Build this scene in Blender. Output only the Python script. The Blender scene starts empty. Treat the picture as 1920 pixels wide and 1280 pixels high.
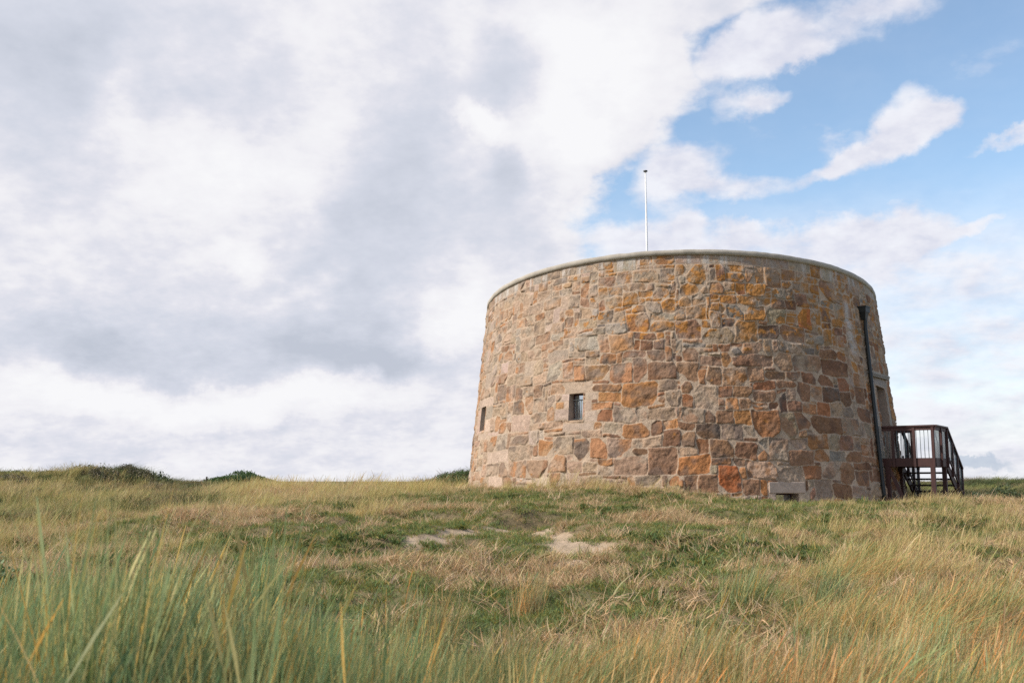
import bpy, bmesh, math, random
import numpy as np
from mathutils import Vector, Matrix
random.seed(7); rng = np.random.default_rng(11)
R = math.radians
scn = bpy.context.scene

# ------------------------------------------------------------------ camera
FPX = 1867.0                       # focal length in pixels of the 1920 px wide photograph (35 mm lens)
PITCH = math.atan(260.0 / FPX)
EYE = 1.25
cam_d = bpy.data.cameras.new('camera'); cam = bpy.data.objects.new('camera', cam_d)
scn.collection.objects.link(cam)
cam.location = (0, 0, EYE); cam.rotation_euler = (math.pi/2 + PITCH, 0, 0)
cam_d.lens = 35.0; cam_d.sensor_width = 36.0; cam_d.clip_start = 0.05; cam_d.clip_end = 6000
cam_d.dof.use_dof = True; cam_d.dof.focus_distance = 26.0; cam_d.dof.aperture_fstop = 4.5
scn.camera = cam
scn.view_settings.view_transform = 'Standard'; scn.view_settings.look = 'None'
scn.view_settings.exposure = 0.30; scn.view_settings.gamma = 1.0
try:
    scn.view_settings.use_curve_mapping = False
except Exception:
    pass
scn.cycles.use_denoising = False
scn.cycles.max_bounces = 5; scn.cycles.diffuse_bounces = 2; scn.cycles.transmission_bounces = 4
scn.cycles.use_adaptive_sampling = False

def pix_dir(px, py):
    a = (px - 960) / FPX; b = (640 - py) / FPX
    return Vector((a, math.cos(PITCH) - b*math.sin(PITCH), math.sin(PITCH) + b*math.cos(PITCH))).normalized()
def pix_angles(px, py):
    d = pix_dir(px, py); return math.atan2(d.x, d.y), math.asin(d.z)

# ------------------------------------------------------------------ sun and sky
SUN_AZ, SUN_EL = -106.0, 38.0      # degrees, azimuth from the view direction, positive to the right
sd = Vector((math.sin(R(SUN_AZ))*math.cos(R(SUN_EL)), math.cos(R(SUN_AZ))*math.cos(R(SUN_EL)), math.sin(R(SUN_EL))))
sun_d = bpy.data.lights.new('sun', 'SUN'); sun = bpy.data.objects.new('sun', sun_d); scn.collection.objects.link(sun)
sun_d.energy = 3.6; sun_d.angle = R(1.5); sun_d.color = (1.0, 0.93, 0.84)
sun.rotation_euler = sd.to_track_quat('Z', 'Y').to_euler(); sun.location = (-30, -10, 40)

world = bpy.data.worlds.new('World'); scn.world = world; world.use_nodes = True
nt = world.node_tree; nt.nodes.clear()
class NT:
    def __init__(s, t): s.t = t
    def n(s, kind, **kw):
        x = s.t.nodes.new(kind)
        for k, v in kw.items(): setattr(x, k, v)
        return x
    def put(s, v, sock):
        if v is None: return
        if isinstance(v, (int, float, tuple, list)): sock.default_value = v
        else: s.t.links.new(v, sock)
    def m(s, op, a, b=None, c=None, clamp=False):
        x = s.n('ShaderNodeMath', operation=op, use_clamp=clamp)
        for i, v in enumerate((a, b, c)): s.put(v, x.inputs[i])
        return x.outputs[0]
    def vm(s, op, a, b=None, sc=None):
        x = s.n('ShaderNodeVectorMath', operation=op); s.put(a, x.inputs[0]); s.put(b, x.inputs[1])
        if sc is not None: s.put(sc, x.inputs['Scale'])
        return x.outputs[0]
    def noise(s, vec, scale, detail=4, rough=.55, col=False, dist=0):
        x = s.n('ShaderNodeTexNoise'); s.put(vec, x.inputs['Vector'])
        x.inputs['Scale'].default_value = scale; x.inputs['Detail'].default_value = detail
        x.inputs['Roughness'].default_value = rough; x.inputs['Distortion'].default_value = dist
        return x.outputs['Color' if col else 'Fac']
    def mix(s, f, a, b, blend='MIX'):
        x = s.n('ShaderNodeMix', data_type='RGBA', blend_type=blend)
        s.put(f, x.inputs[0]); s.put(a, x.inputs[6]); s.put(b, x.inputs[7]); return x.outputs[2]
    def step(s, v, lo, hi, a=0.0, b=1.0):
        x = s.n('ShaderNodeMapRange', interpolation_type='SMOOTHSTEP'); s.put(v, x.inputs[0])
        for i, q in zip((1, 2, 3, 4), (lo, hi, a, b)): s.put(q, x.inputs[i])
        return x.outputs[0]
W = NT(nt)
sky = W.n('ShaderNodeTexSky', sky_type='NISHITA', sun_disc=False)
sky.sun_elevation = R(SUN_EL); sky.sun_rotation = R(SUN_AZ); sky.air_density = 1.0; sky.dust_density = 0.6; sky.ozone_density = 1.2
tc = W.n('ShaderNodeTexCoord'); D = tc.outputs['Generated']
sp = W.n('ShaderNodeSeparateXYZ'); W.put(D, sp.inputs[0])
az = W.m('ARCTAN2', sp.outputs[0], sp.outputs[1]); el = W.m('ARCSINE', sp.outputs[2])
cb = W.n('ShaderNodeCombineXYZ'); W.put(az, cb.inputs[0]); W.put(el, cb.inputs[1]); P0 = cb.outputs[0]
n1 = W.noise(D, 5.0, 3, .55, True); n2 = W.noise(D, 17.0, 9, .62, True)
w1 = W.vm('SCALE', W.vm('SUBTRACT', n1, (.5, .5, .5)), sc=.09)
w2 = W.vm('SCALE', W.vm('SUBTRACT', n2, (.5, .5, .5)), sc=.055)
P1 = W.vm('ADD', W.vm('ADD', P0, w1), w2); P2s = W.vm('ADD', P0, W.vm('ADD', W.vm('SCALE', w1, sc=.25), W.vm('SCALE', w2, sc=.9)))
zc_ = W.m('ADD', W.m('MAXIMUM', sp.outputs[2], 0.0), .38)
DP = W.vm('SCALE', D, sc=W.m('DIVIDE', .75, zc_))          # cloud deck seen in perspective: finer and flatter towards the horizon
fb = W.noise(DP, 5.0, 10, .52); fb2 = W.noise(DP, 15.0, 9, .56)
DO = W.vm('ADD', DP, (-.022, -.004, .030))                    # the same noise a little towards the sun, for the relief of the billows
fbo = W.noise(DO, 5.0, 10, .52); fb2o = W.noise(W.vm('ADD', DP, (-.008, -.002, .012)), 15.0, 9, .56)
relief = W.m('ADD', W.m('SUBTRACT', fb, fbo), W.m('MULTIPLY', W.m('SUBTRACT', fb2, fb2o), .8))
def blobs(lst, P, base):
    acc = base
    for (px, py, rx, ry, rot, amp) in lst:
        a, e = pix_angles(px, py)
        mp = W.n('ShaderNodeMapping', vector_type='TEXTURE'); W.put(P, mp.inputs[0])
        mp.inputs['Location'].default_value = (a, e, 0); mp.inputs['Rotation'].default_value = (0, 0, R(rot))
        mp.inputs['Scale'].default_value = (rx/FPX*1.5, ry/FPX*1.5, 1)
        g = W.n('ShaderNodeTexGradient', gradient_type='SPHERICAL'); W.put(mp.outputs[0], g.inputs[0])
        s_ = W.m('SMOOTHSTEP', g.outputs['Fac'], 0, 1) if False else W.step(g.outputs['Fac'], 0.0, 1.0)
        acc = W.m('MULTIPLY_ADD', s_, amp, acc)
    return acc
# the right-hand edge of the big cloud bank, azimuth as a function of elevation
edge_px = [(1480, -200), (1470, 0), (1385, 40), (1330, 90), (1318, 180), (1290, 240), (1225, 300), (1165, 360), (1120, 420), (1130, 470), (1200, 560), (1250, 700), (1300, 900)]
fc = W.n('ShaderNodeFloatCurve'); W.put(W.m('MULTIPLY_ADD', el, 1/.7, .1), fc.inputs['Value'])
cv = fc.mapping.curves[0]; pts = []
for (x, y) in edge_px:
    a, e = pix_angles(x, y); pts.append((min(max(e/.7 + .1, 0), 1), a + .5))
pts.sort()
while len(cv.points) < len(pts): cv.points.new(.5, .5)
for p_, q_ in zip(cv.points, pts): p_.location = q_
fc.mapping.update()
spw = W.n('ShaderNodeSeparateXYZ'); W.put(W.vm('ADD', P0, W.vm('ADD', W.vm('SCALE', w1, sc=.35), W.vm('SCALE', w2, sc=1.0))), spw.inputs[0])
big = W.m('SUBTRACT', W.m('SUBTRACT', fc.outputs[0], .5), spw.outputs[0])
big = W.m('ADD', big, W.m('ADD', W.m('MULTIPLY', W.m('SUBTRACT', fb, .5), .10), W.m('MULTIPLY', W.m('SUBTRACT', fb2, .5), .13)))
big = W.step(big, -.010, W.m('MULTIPLY_ADD', fb2, .06, .004))
small = blobs([
    (1640, 285, 130, 34, 20, 1.60), (1740, 245, 75, 34, 28, 1.66), (1705, 195, 48, 40, 35, 1.28), (1650, 235, 34, 26, 0, 1.02), (1565, 312, 60, 24, 25, 1.15),
    (1425, 195, 70, 24, 3, 1.41), (1880, 262, 120, 15, 19, 1.28), (1250, 300, 90, 55, -20, 1.28), (1275, 355, 110, 45, 0, 1.41),
    (1330, 285, 60, 35, 0, 0.77), (1440, 345, 100, 32, 0, 1.15), (1345, 110, 90, 50, 20, 1.54), (1420, 60, 90, 80, 0, 1.41), (1560, 45, 190, 60, 10, 1.28), (1700, 20, 120, 40, 0, 0.64),
    (1490, 112, 70, 20, 14, 0.90), (1510, 240, 80, 12, 4, 0.58), (1530, 280, 60, 22, 0, 0.51), (1770, 90, 130, 40, 0, 0.45), (1840, 130, 60, 30, 0, 0.38), (1340, 210, 30, 45, 0, 0.64),
    (1400, 425, 55, 30, 0, 1.28), (1290, 425, 40, 20, 0, 0.90), (1700, 420, 130, 45, 0, 1.15), (1560, 445, 200, 45, 0, 1.02), (1850, 430, 150, 14, 12, 0.77), (1770, 345, 60, 22, 10, 0.45), (1870, 380, 60, 12, 10, 0.38),
    (1250, 470, 200, 60, 0, 1.15), (1780, 520, 260, 80, 0, 1.15), (1780, 640, 160, 70, 5, 0.70), (1500, 500, 200, 60, 0, 0.90), (1180, 450, 130, 60, 0, 1.02)],
    P2s, W.m('ADD', W.m('MULTIPLY_ADD', W.m('SUBTRACT', fb2, .5), 2.3, -.22), W.m('MULTIPLY', W.m('SUBTRACT', fb, .5), .9)))
small = W.step(small, .0, 1.35)
wisp = W.m('MULTIPLY', W.step(fb2, .50, .78), W.step(fb, .42, .62, .15, .75))
veil = W.step(el, pix_angles(1700, 560)[1], pix_angles(1700, 300)[1], .88, .08)
veil = W.m('MULTIPLY', veil, W.step(fb2, .3, .7, .72, 1.12))
lowv = W.step(el, pix_angles(1700, 860)[1], pix_angles(1700, 600)[1], .93, 0.0)
thin = W.m('MAXIMUM', W.m('MAXIMUM', W.m('MULTIPLY', small, .97), W.m('MAXIMUM', veil, lowv)), wisp)
cover = W.m('MAXIMUM', big, thin, clamp=True)
shade = blobs([
    (40, 100, 230, 170, 0, -.30), (200, 110, 130, 110, 0, -.16), (420, 40, 240, 60, 0, -.10), (420, 170, 130, 90, 0, -.06), (400, 320, 190, 80, -15, .24), (215, 170, 50, 110, -20, .22), (225, 240, 30, 60, 0, .14),
    (110, 340, 70, 60, 0, -.08), (620, 130, 90, 150, 0, .14), (600, 330, 60, 120, 0, .08), (745, 330, 110, 170, -15, -.34), (850, 190, 90, 70, 0, -.16), (965, 150, 90, 100, 0, -.34), (940, 340, 50, 60, 0, -.36), (900, 235, 60, 30, -30, .55), (880, 60, 120, 50, 0, .06),
    (640, 570, 190, 110, -10, -.26), (700, 480, 110, 100, 0, -.14), (660, 672, 220, 46, -6, -.44), (720, 690, 100, 26, 0, -.2), (520, 630, 120, 40, 0, -.12), (240, 648, 230, 40, -8, -.30), (60, 610, 140, 50, 0, -.14), (470, 485, 50, 28, -10, .26), (590, 545, 130, 20, 15, .16),
    (60, 470, 90, 50, 0, .16), (200, 520, 170, 40, 0, .10), (890, 470, 110, 110, 0, -.16), (1150, 160, 150, 130, 0, .30), (1060, 70, 140, 60, 0, .2), (1030, 260, 120, 50, 0, .28), (1050, 400, 90, 60, 0, .05), (1080, 340, 50, 120, 0, .14), (850, 620, 100, 60, 10, .38), (900, 560, 40, 60, 0, .2),
    (250, 735, 420, 44, 0, .34), (800, 770, 260, 50, 0, .14), (520, 715, 160, 26, 0, .2), (420, 790, 300, 14, 0, -.10), (700, 815, 140, 40, 0, -.05), (110, 835, 120, 26, 0, -.12), (230, 838, 40, 22, 0, -.1), (330, 850, 70, 26, 0, .12), (600, 845, 60, 24, 0, .1), (830, 850, 70, 30, 0, .1), (20, 800, 50, 30, 0, .12),
    (350, 600, 460, 100, 0, -.14), (560, 60, 120, 50, 0, .1), (120, 700, 200, 30, 0, .1), (650, 420, 40, 30, 0, -.1), (1240, 40, 180, 60, 0, .05), (1120, 300, 60, 60, 0, .12), (330, 600, 170, 26, 10, -.14)],
    P1, W.m('MULTIPLY_ADD', W.m('SUBTRACT', fb, .5), .46, .69))
shade = W.m('MULTIPLY_ADD', relief, .75, shade)
shade = W.m('ADD', W.m('MULTIPLY', shade, .80), W.m('MULTIPLY', W.step(shade, .42, .82), .20))
shade = W.m('MULTIPLY_ADD', W.m('SUBTRACT', fb2, .5), .05, shade)
shade_r = W.m('MULTIPLY_ADD', relief, 1.6, W.m('MULTIPLY_ADD', W.m('SUBTRACT', fb, .5), .3, .80))
shade = W.mix(big, shade_r, shade)
cr = W.n('ShaderNodeValToRGB'); W.put(shade, cr.inputs[0])
rr = cr.color_ramp; rr.elements[0].position = 0.05; rr.elements[0].color = (.53, .57, .66, 1)
rr.elements[1].position = 1.0; rr.elements[1].color = (.93, .93, .95, 1)
for p_, c_ in ((.35, (.655, .685, .775, 1)), (.62, (.765, .77, .84, 1)), (.8, (.86, .855, .895, 1))):
    q = rr.elements.new(p_); q.color = c_
# the thin right-hand clouds read slightly violet
cloudcol = W.mix(big, W.mix(1.0, cr.outputs[0], (.95, .96, 1.0, 1), 'MULTIPLY'), cr.outputs[0])
small_dark = W.step(blobs([(1835, 861, 60, 10, 0, 1.0), (1800, 855, 25, 6, 0, .6)], P1, 0.0), .15, .7)
cloudcol = W.mix(W.m('MULTIPLY', small_dark, .6), cloudcol, (.36, .46, .62, 1))
bg1 = W.n('ShaderNodeBackground'); W.put(W.mix(1.0, sky.outputs[0], (1.58, 1.66, 1.62, 1), 'MULTIPLY'), bg1.inputs[0]); bg1.inputs[1].default_value = 0.10
bg2 = W.n('ShaderNodeBackground'); W.put(cloudcol, bg2.inputs[0]); bg2.inputs[1].default_value = .82
mx = W.n('ShaderNodeMixShader'); W.put(cover, mx.inputs[0]); W.put(bg1.outputs[0], mx.inputs[1]); W.put(bg2.outputs[0], mx.inputs[2])
wo = W.n('ShaderNodeOutputWorld'); W.put(mx.outputs[0], wo.inputs[0])
world.cycles.sampling_method = 'MANUAL'; world.cycles.sample_map_resolution = 512

# ------------------------------------------------------------------ helpers
def tag(o, label=None, cat=None, group=None, kind=None):
    if label: o['label'] = label
    if cat: o['category'] = cat
    if group: o['group'] = group
    if kind: o['kind'] = kind
    return o
def link(o, parent=None):
    scn.collection.objects.link(o)
    if parent is not None: o.parent = parent
    return o
def empty(name, loc=(0, 0, 0)):
    o = bpy.data.objects.new(name, None); o.location = loc; o.empty_display_size = .3
    return link(o)
def mesh_np(name, V, F, mat=None, parent=None, smooth=False, cols=None, linkit=True):
    """V (n,3) array, F (m,k) int array of tris or quads"""
    V = np.asarray(V, np.float32); F = np.asarray(F, np.int32); k = F.shape[1]
    me = bpy.data.meshes.new(name); me.vertices.add(len(V)); me.vertices.foreach_set('co', V.ravel())
    me.loops.add(F.size); me.loops.foreach_set('vertex_index', F.ravel())
    me.polygons.add(len(F)); me.polygons.foreach_set('loop_start', np.arange(0, F.size, k, dtype=np.int32))
    try: me.polygons.foreach_set('loop_total', np.full(len(F), k, np.int32))
    except Exception: pass
    if smooth: me.polygons.foreach_set('use_smooth', np.ones(len(F), bool))
    me.update(calc_edges=True)
    if cols is not None:
        for cn, c in cols.items():
            at = me.color_attributes.new(cn, 'FLOAT_COLOR', 'POINT')
            c4 = np.ones((len(V), 4), np.float32); c4[:, :3] = c; at.data.foreach_set('color', c4.ravel())
    if mat: me.materials.append(mat)
    o = bpy.data.objects.new(name, me)
    if linkit: link(o, parent)
    return o
class MB:
    """collects boxes and tubes and links them as one mesh"""
    def __init__(s): s.v = []; s.f = []
    def box(s, c, ax, ay, az_, sx, sy, sz, bev=0.0):
        c = Vector(c); ax, ay, az_ = Vector(ax).normalized(), Vector(ay).normalized(), Vector(az_).normalized()
        b = len(s.v)
        for k in (-1, 1):
            for j in (-1, 1):
                for i in (-1, 1): s.v.append(c + ax*(i*sx/2) + ay*(j*sy/2) + az_*(k*sz/2))
        for q in ((0, 2, 3, 1), (4, 5, 7, 6), (0, 1, 5, 4), (2, 6, 7, 3), (0, 4, 6, 2), (1, 3, 7, 5)): s.f.append([b+i for i in q])
    def bar(s, a, b, w, h, up=(0, 0, 1)):
        a, b = Vector(a), Vector(b); d = (b-a); L = d.length; d.normalize(); up = Vector(up)
        sd_ = d.cross(up)
        if sd_.length < 1e-4: sd_ = d.cross(Vector((1, 0, 0)))
        sd_.normalize(); u = sd_.cross(d).normalized(); s.box((a+b)/2, d, sd_, u, L, w, h)
    def tube(s, pts, rad, n=12, cap=True):
        pts = [Vector(p) for p in pts]; rad = rad if isinstance(rad, (list, tuple)) else [rad]*len(pts); b = len(s.v)
        for i, p in enumerate(pts):
            d = (pts[min(i+1, len(pts)-1)] - pts[max(i-1, 0)]).normalized()
            u = d.cross(Vector((0, 1, 0.01))).normalized(); w = d.cross(u)
            for k in range(n):
                a = 2*math.pi*k/n; s.v.append(p + (u*math.cos(a) + w*math.sin(a))*rad[i])
        for i in range(len(pts)-1):
            for k in range(n):
                s.f.append([b+i*n+k, b+i*n+(k+1) % n, b+(i+1)*n+(k+1) % n, b+(i+1)*n+k])
        if cap:
            s.f.append([b+k for k in range(n)][::-1]); s.f.append([b+(len(pts)-1)*n+k for k in range(n)])
    def build(s, name, mat, parent=None, bevel=0.0, smooth=False):
        me = bpy.data.meshes.new(name); me.from_pydata([tuple(v) for v in s.v], [], s.f); me.update()
        bm = bmesh.new(); bm.from_mesh(me); bmesh.ops.recalc_face_normals(bm, faces=bm.faces)
        if bevel: bmesh.ops.bevel(bm, geom=list(bm.edges), offset=bevel, segments=1, affect='EDGES')
        bm.to_mesh(me); bm.free()
        if smooth: me.polygons.foreach_set('use_smooth', np.ones(len(me.polygons), bool))
        me.materials.append(mat); o = bpy.data.objects.new(name, me); return link(o, parent)

def vnoise(x, y, seed=0):
    """tileless 2-D value noise, 0..1"""
    xi = np.floor(x).astype(np.int64); yi = np.floor(y).astype(np.int64); fx = x-xi; fy = y-yi
    fx = fx*fx*(3-2*fx); fy = fy*fy*(3-2*fy)
    def h(a, b):
        n = (a*374761393 + b*668265263 + seed*1442695041) & 0xffffffff
        n = ((n ^ (n >> 13)) * 1274126177) & 0xffffffff
        n = n ^ (n >> 16)
        return (n & 0xffffff)/float(0xffffff)
    return (h(xi, yi)*(1-fx)+h(xi+1, yi)*fx)*(1-fy) + (h(xi, yi+1)*(1-fx)+h(xi+1, yi+1)*fx)*fy
def fbm(x, y, oct=4, seed=0, gain=.5):
    t = 0; a = 1; s = 0
    for o in range(oct): t = t + a*vnoise(x*2**o+17.3*o, y*2**o-9.1*o, seed+o); s += a; a *= gain
    return t/s
def sstep(v, a, b): u = np.clip((v-a)/(b-a), 0, 1); return u*u*(3-2*u)

def principled(name, col=(.5, .5, .5), rough=.8, metal=0.0):
    m = bpy.data.materials.new(name); m.use_nodes = True; t = NT(m.node_tree)
    b = m.node_tree.nodes['Principled BSDF']; b.inputs['Roughness'].default_value = rough; b.inputs['Metallic'].default_value = metal
    b.inputs['Base Color'].default_value = (*col, 1); return m, t, b
def noisy(name, c1, c2, scale=8, rough=.8, bump=.3, dist=.004, detail=6, stretch=(1, 1, 1), metal=0.0):
    m, t, b = principled(name, c1, rough, metal)
    g = t.n('ShaderNodeTexCoord').outputs['Object']
    mp = t.n('ShaderNodeMapping'); t.put(g, mp.inputs[0]); mp.inputs['Scale'].default_value = stretch
    f = t.noise(mp.outputs[0], scale, detail, .6)
    t.put(t.mix(t.step(f, .3, .7), (*c1, 1), (*c2, 1)), b.inputs['Base Color'])
    bp = t.n('ShaderNodeBump'); bp.inputs['Strength'].default_value = bump; bp.inputs['Distance'].default_value = dist
    t.put(t.noise(mp.outputs[0], scale*4, 6, .65), bp.inputs['Height']); t.put(bp.outputs[0], b.inputs['Normal'])
    return m

# ------------------------------------------------------------------ tower geometry numbers
CX, CY = 34*math.tan(.165), 34.0
RT, HT_, TAP, TX, TY = 6.552, 5.746 + EYE, .102, -.019, -.107
cl = math.hypot(CX, CY); FV = (-CX/cl, -CY/cl); SV = (CY/cl, -CX/cl)     # towards the camera / to the viewer's right
COPH = .145
def ztop(th):      # top of the masonry
    dx = RT*(np.cos(th)*FV[0] + np.sin(th)*SV[0]); dy = RT*(np.cos(th)*FV[1] + np.sin(th)*SV[1])
    return HT_ + TX*dx + TY*dy - COPH
def wrad(z): return RT - .05 + TAP*(HT_ - z)
def cyl(th, z, off=0.0):
    r = wrad(z) + off
    return Vector((CX + r*(math.cos(th)*FV[0]+math.sin(th)*SV[0]), CY + r*(math.cos(th)*FV[1]+math.sin(th)*SV[1]), z))
def cone_hit(px, py):
    d = pix_dir(px, py); k0 = RT-.05+TAP*(HT_-EYE); k1 = -TAP*d.z
    A = d.x**2+d.y**2-k1*k1; B = -2*(d.x*CX+d.y*CY) - 2*k0*k1; C_ = CX**2+CY**2-k0*k0
    disc = max(B*B-4*A*C_, 0); t = (-B-math.sqrt(disc))/(2*A)
    x, y = d.x*t-CX, d.y*t-CY
    return math.atan2(x*SV[0]+y*SV[1], x*FV[0]+y*FV[1]), EYE+d.z*t
ZB = -.35; RS = 6.9; HV = 7.35; CELL = .1; NC = 434; NR = int(HV/CELL)+1
SC = 2*math.pi*RS
def th_z_to_st(th, z): return (th*RS) % SC, (z-ZB)/(float(ztop(th))-ZB)*HV
print('tower ok')

# ------------------------------------------------------------------ terrain
def hit_xy(px, dist):
    d = pix_dir(px, 900); k = dist/math.hypot(d.x, d.y); return d.x*k, d.y*k
def gauss(x, y, cx, cy, sx, sy=None):
    sy = sy or sx; return np.exp(-((x-cx)/sx)**2 - ((y-cy)/sy)**2)
vent_xy = cyl(*[cone_hit(1485, 930)[0], .7], 0.6)
def terrain(x, y):
    x = np.asarray(x, float); y = np.asarray(y, float); d = np.hypot(x, y); a = np.arctan2(x, np.maximum(y, .01))
    px = 960 + FPX*np.tan(np.clip(a, -1.3, 1.3))
    z = np.interp(d, [0, 4, 8, 11.4, 15.3, 18.7, 23, 27, 33, 42, 55, 80, 140, 300, 4000], [0.12, .05, .0, .10, .30, .48, .64, .70, .68, .68, .66, .6, 0., -1.5, -3])
    left = sstep(-px, -520, -60); fr = (y > 0)
    z = z - .30*left*sstep(d, 12, 20)*(1-sstep(d, 28, 36))*fr
    z = z + .30*gauss(x, y, *hit_xy(150, 3.2), 1.3, 1.8)                 # little rise under the near left clump
    z = z - .06*sstep(px, 1500, 1700)*sstep(d, 17, 26)*(1-sstep(d, 40, 55))*fr
    # dunes beyond
    for (p, dd, h, sx, sy) in ((215, 47, .60, 2.2, 4), (120, 46, .36, 3.2, 4), (20, 47, .40, 3.0, 5), (300, 49, .22, 1.8, 4), (255, 46, .10, .8, 2), (390, 60, .22, 4, 4), (480, 92, .72, 3.6, 5), (430, 92, .55, 3.5, 5), (60, 120, 1.7, 9, 9), (-80, 70, 1.0, 10, 9), (905, 42, .90, 2.2, 4.0), (845, 40, .20, 1.6, 3), (1950, 62, .5, 9, 8)):
        z = z + h*gauss(x, y, *hit_xy(p, dd), sx, sy)
    z = z + (fbm(x*.45, y*.45, 3, 5)-.5)*.34*sstep(d, 5, 12) + (fbm(x*1.6, y*1.6, 3, 9)-.5)*.20*sstep(d, 4, 9)*(1-sstep(d, 60, 100)) + (fbm(x*.95+3, y*.95, 2, 15)-.5)*.26*sstep(d, 6, 10)*(1-sstep(d, 24, 30))
    z = z + (fbm(x*.5+30, y*.5, 3, 25)-.5)*.65*sstep(d, 32, 42)*(1-sstep(d, 62, 70))*(1-sstep(px, 330, 420)) + (.12+(fbm(x*.7, y*.3, 2, 35)-.5)*.22)*sstep(d, 27, 32)*(1-sstep(d, 35, 40))*sstep(px, 360, 460)*(1-sstep(px, 800, 900))*fr
    rr = np.hypot(x-CX, y-CY)-wrad(.9); th = np.arctan2((x-CX)*SV[0]+(y-CY)*SV[1], (x-CX)*FV[0]+(y-CY)*FV[1])     # the foot of the tower
    foot = np.interp(th, [-3.1, -1.6, -1.0, -.5, -.1, .12, .32, .5, .8, 1.3, 2, 3.1], [.8, .85, .93, 1.0, .98, .82, .50, .42, .54, .66, .72, .8]) + (fbm(x*1.6, y*1.6, 3, 9)-.5)*.10
    w = np.exp(-(np.maximum(rr, 0)/2.3)**2); z = z*(1-w)+foot*w
    return z
def ground_hit(px, py, lo=2.0, hi=90.0):
    d = pix_dir(px, py); ts = np.arange(lo, hi, .05); X = d.x*ts; Y = d.y*ts; Z = EYE+d.z*ts
    u = Z - terrain(X, Y); k = np.argmax(u < 0); return (float(X[k]), float(Y[k])) if (u < 0).any() else (float(X[-1]), float(Y[-1]))
# burrow-like hollows and bare sand, located where the photograph shows them
sand_pts = []
for (x0, y0, x1, y1, w, n) in ((775, 1016, 868, 998, .13, 14), (868, 998, 935, 990, .10, 10), (935, 990, 1060, 1003, .10, 14), (1020, 1003, 1085, 1020, .20, 12), (1040, 1015, 1120, 1032, .26, 14), (1050, 1035, 1085, 1050, .18, 6), (800, 1012, 830, 1008, .14, 4)):
    for i in range(n):
        q = (i+.5)/n; sand_pts.append((*ground_hit(x0+(x1-x0)*q, y0+(y1-y0)*q), w))
holes_xy = [(*ground_hit(1012, 986), .45, .24, .24), (*ground_hit(955, 982), .30, .2, .2), (*ground_hit(1180, 1002), .3, .2, .14), (*ground_hit(1390, 978), .9, .3, .18), (*ground_hit(520, 1000), .6, .3, .14), (*ground_hit(610, 975), .8, .35, .15), (*ground_hit(800, 975), .8, .35, .12)]
terrain0 = terrain
def terrain(x, y):
    z = terrain0(x, y)
    for (hx, hy, sx, sy, dp) in holes_xy:
        z = z - dp*gauss(x, y, hx, hy, sx, sy) + dp*.5*gauss(x, y, hx, hy+sy*2.2, sx*1.6, sy*1.2)
    return z
def sandmask(x, y):
    m = np.zeros_like(np.asarray(x, float))
    for (sx, sy, w) in sand_pts: m = np.maximum(m, np.exp(-(((x-sx)/(w*2.1))**2+((y-sy)/(w*2.6))**2)))
    return sstep(m*(.35+1.3*fbm(x*5, y*5, 4, 31)), .30, .95)

# polar ground sheet, fine near, coarse far, out to the horizon
rad = np.concatenate([np.linspace(.3, 6, 50), np.linspace(6.08, 36, 330), np.linspace(36.3, 70, 90), np.geomspace(72, 4000, 50)])
ang = np.concatenate([np.linspace(-.62, .62, 720), np.linspace(.63, 2*math.pi-.63, 180)])
NA, NRD = len(ang), len(rad)
AA, RR = np.meshgrid(ang, rad); X = RR*np.sin(AA); Y = RR*np.cos(AA)
Z = terrain(X, Y); SM = sandmask(X, Y)
Z = Z - .03*SM
V = np.stack([X.ravel(), Y.ravel(), Z.ravel()], 1); V = np.vstack([V, [[0, 0, float(terrain(0., .3))]]])
i, j = np.meshgrid(np.arange(NRD-1), np.arange(NA), indexing='ij'); j2 = (j+1) % NA
F = np.stack([(i*NA+j).ravel(), (i*NA+j2).ravel(), ((i+1)*NA+j2).ravel(), ((i+1)*NA+j).ravel()], 1)
Gn = fbm(X*.35+3, Y*.35, 4, 71); gcol = np.empty((X.size, 3)); base1 = np.array([.20, .155, .09]); base2 = np.array([.12, .13, .05])
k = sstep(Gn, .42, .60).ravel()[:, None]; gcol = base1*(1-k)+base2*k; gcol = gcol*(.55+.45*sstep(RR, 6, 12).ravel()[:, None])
far = sstep(RR, 40, 60).ravel()[:, None]; gcol = gcol*(1-far)+np.array([.17, .15, .07])*far
sm = SM.ravel()[:, None]; gcol = gcol*(1-sm) + np.array([.46, .35, .25])*sm
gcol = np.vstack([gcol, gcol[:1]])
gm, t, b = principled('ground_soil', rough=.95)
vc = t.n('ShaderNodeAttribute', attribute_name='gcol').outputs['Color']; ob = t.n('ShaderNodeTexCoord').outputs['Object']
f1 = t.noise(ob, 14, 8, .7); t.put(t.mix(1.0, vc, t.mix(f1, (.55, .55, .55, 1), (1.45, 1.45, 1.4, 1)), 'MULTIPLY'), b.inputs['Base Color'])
bp = t.n('ShaderNodeBump'); bp.inputs['Strength'].default_value = .7; bp.inputs['Distance'].default_value = .03
t.put(t.noise(ob, 22, 8, .7), bp.inputs['Height']); t.put(bp.outputs[0], b.inputs['Normal']); b.inputs['Specular IOR Level'].default_value = .1
ground = tag(mesh_np('ground', V, F, gm, smooth=True, cols={'gcol': gcol}), kind='structure')

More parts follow.
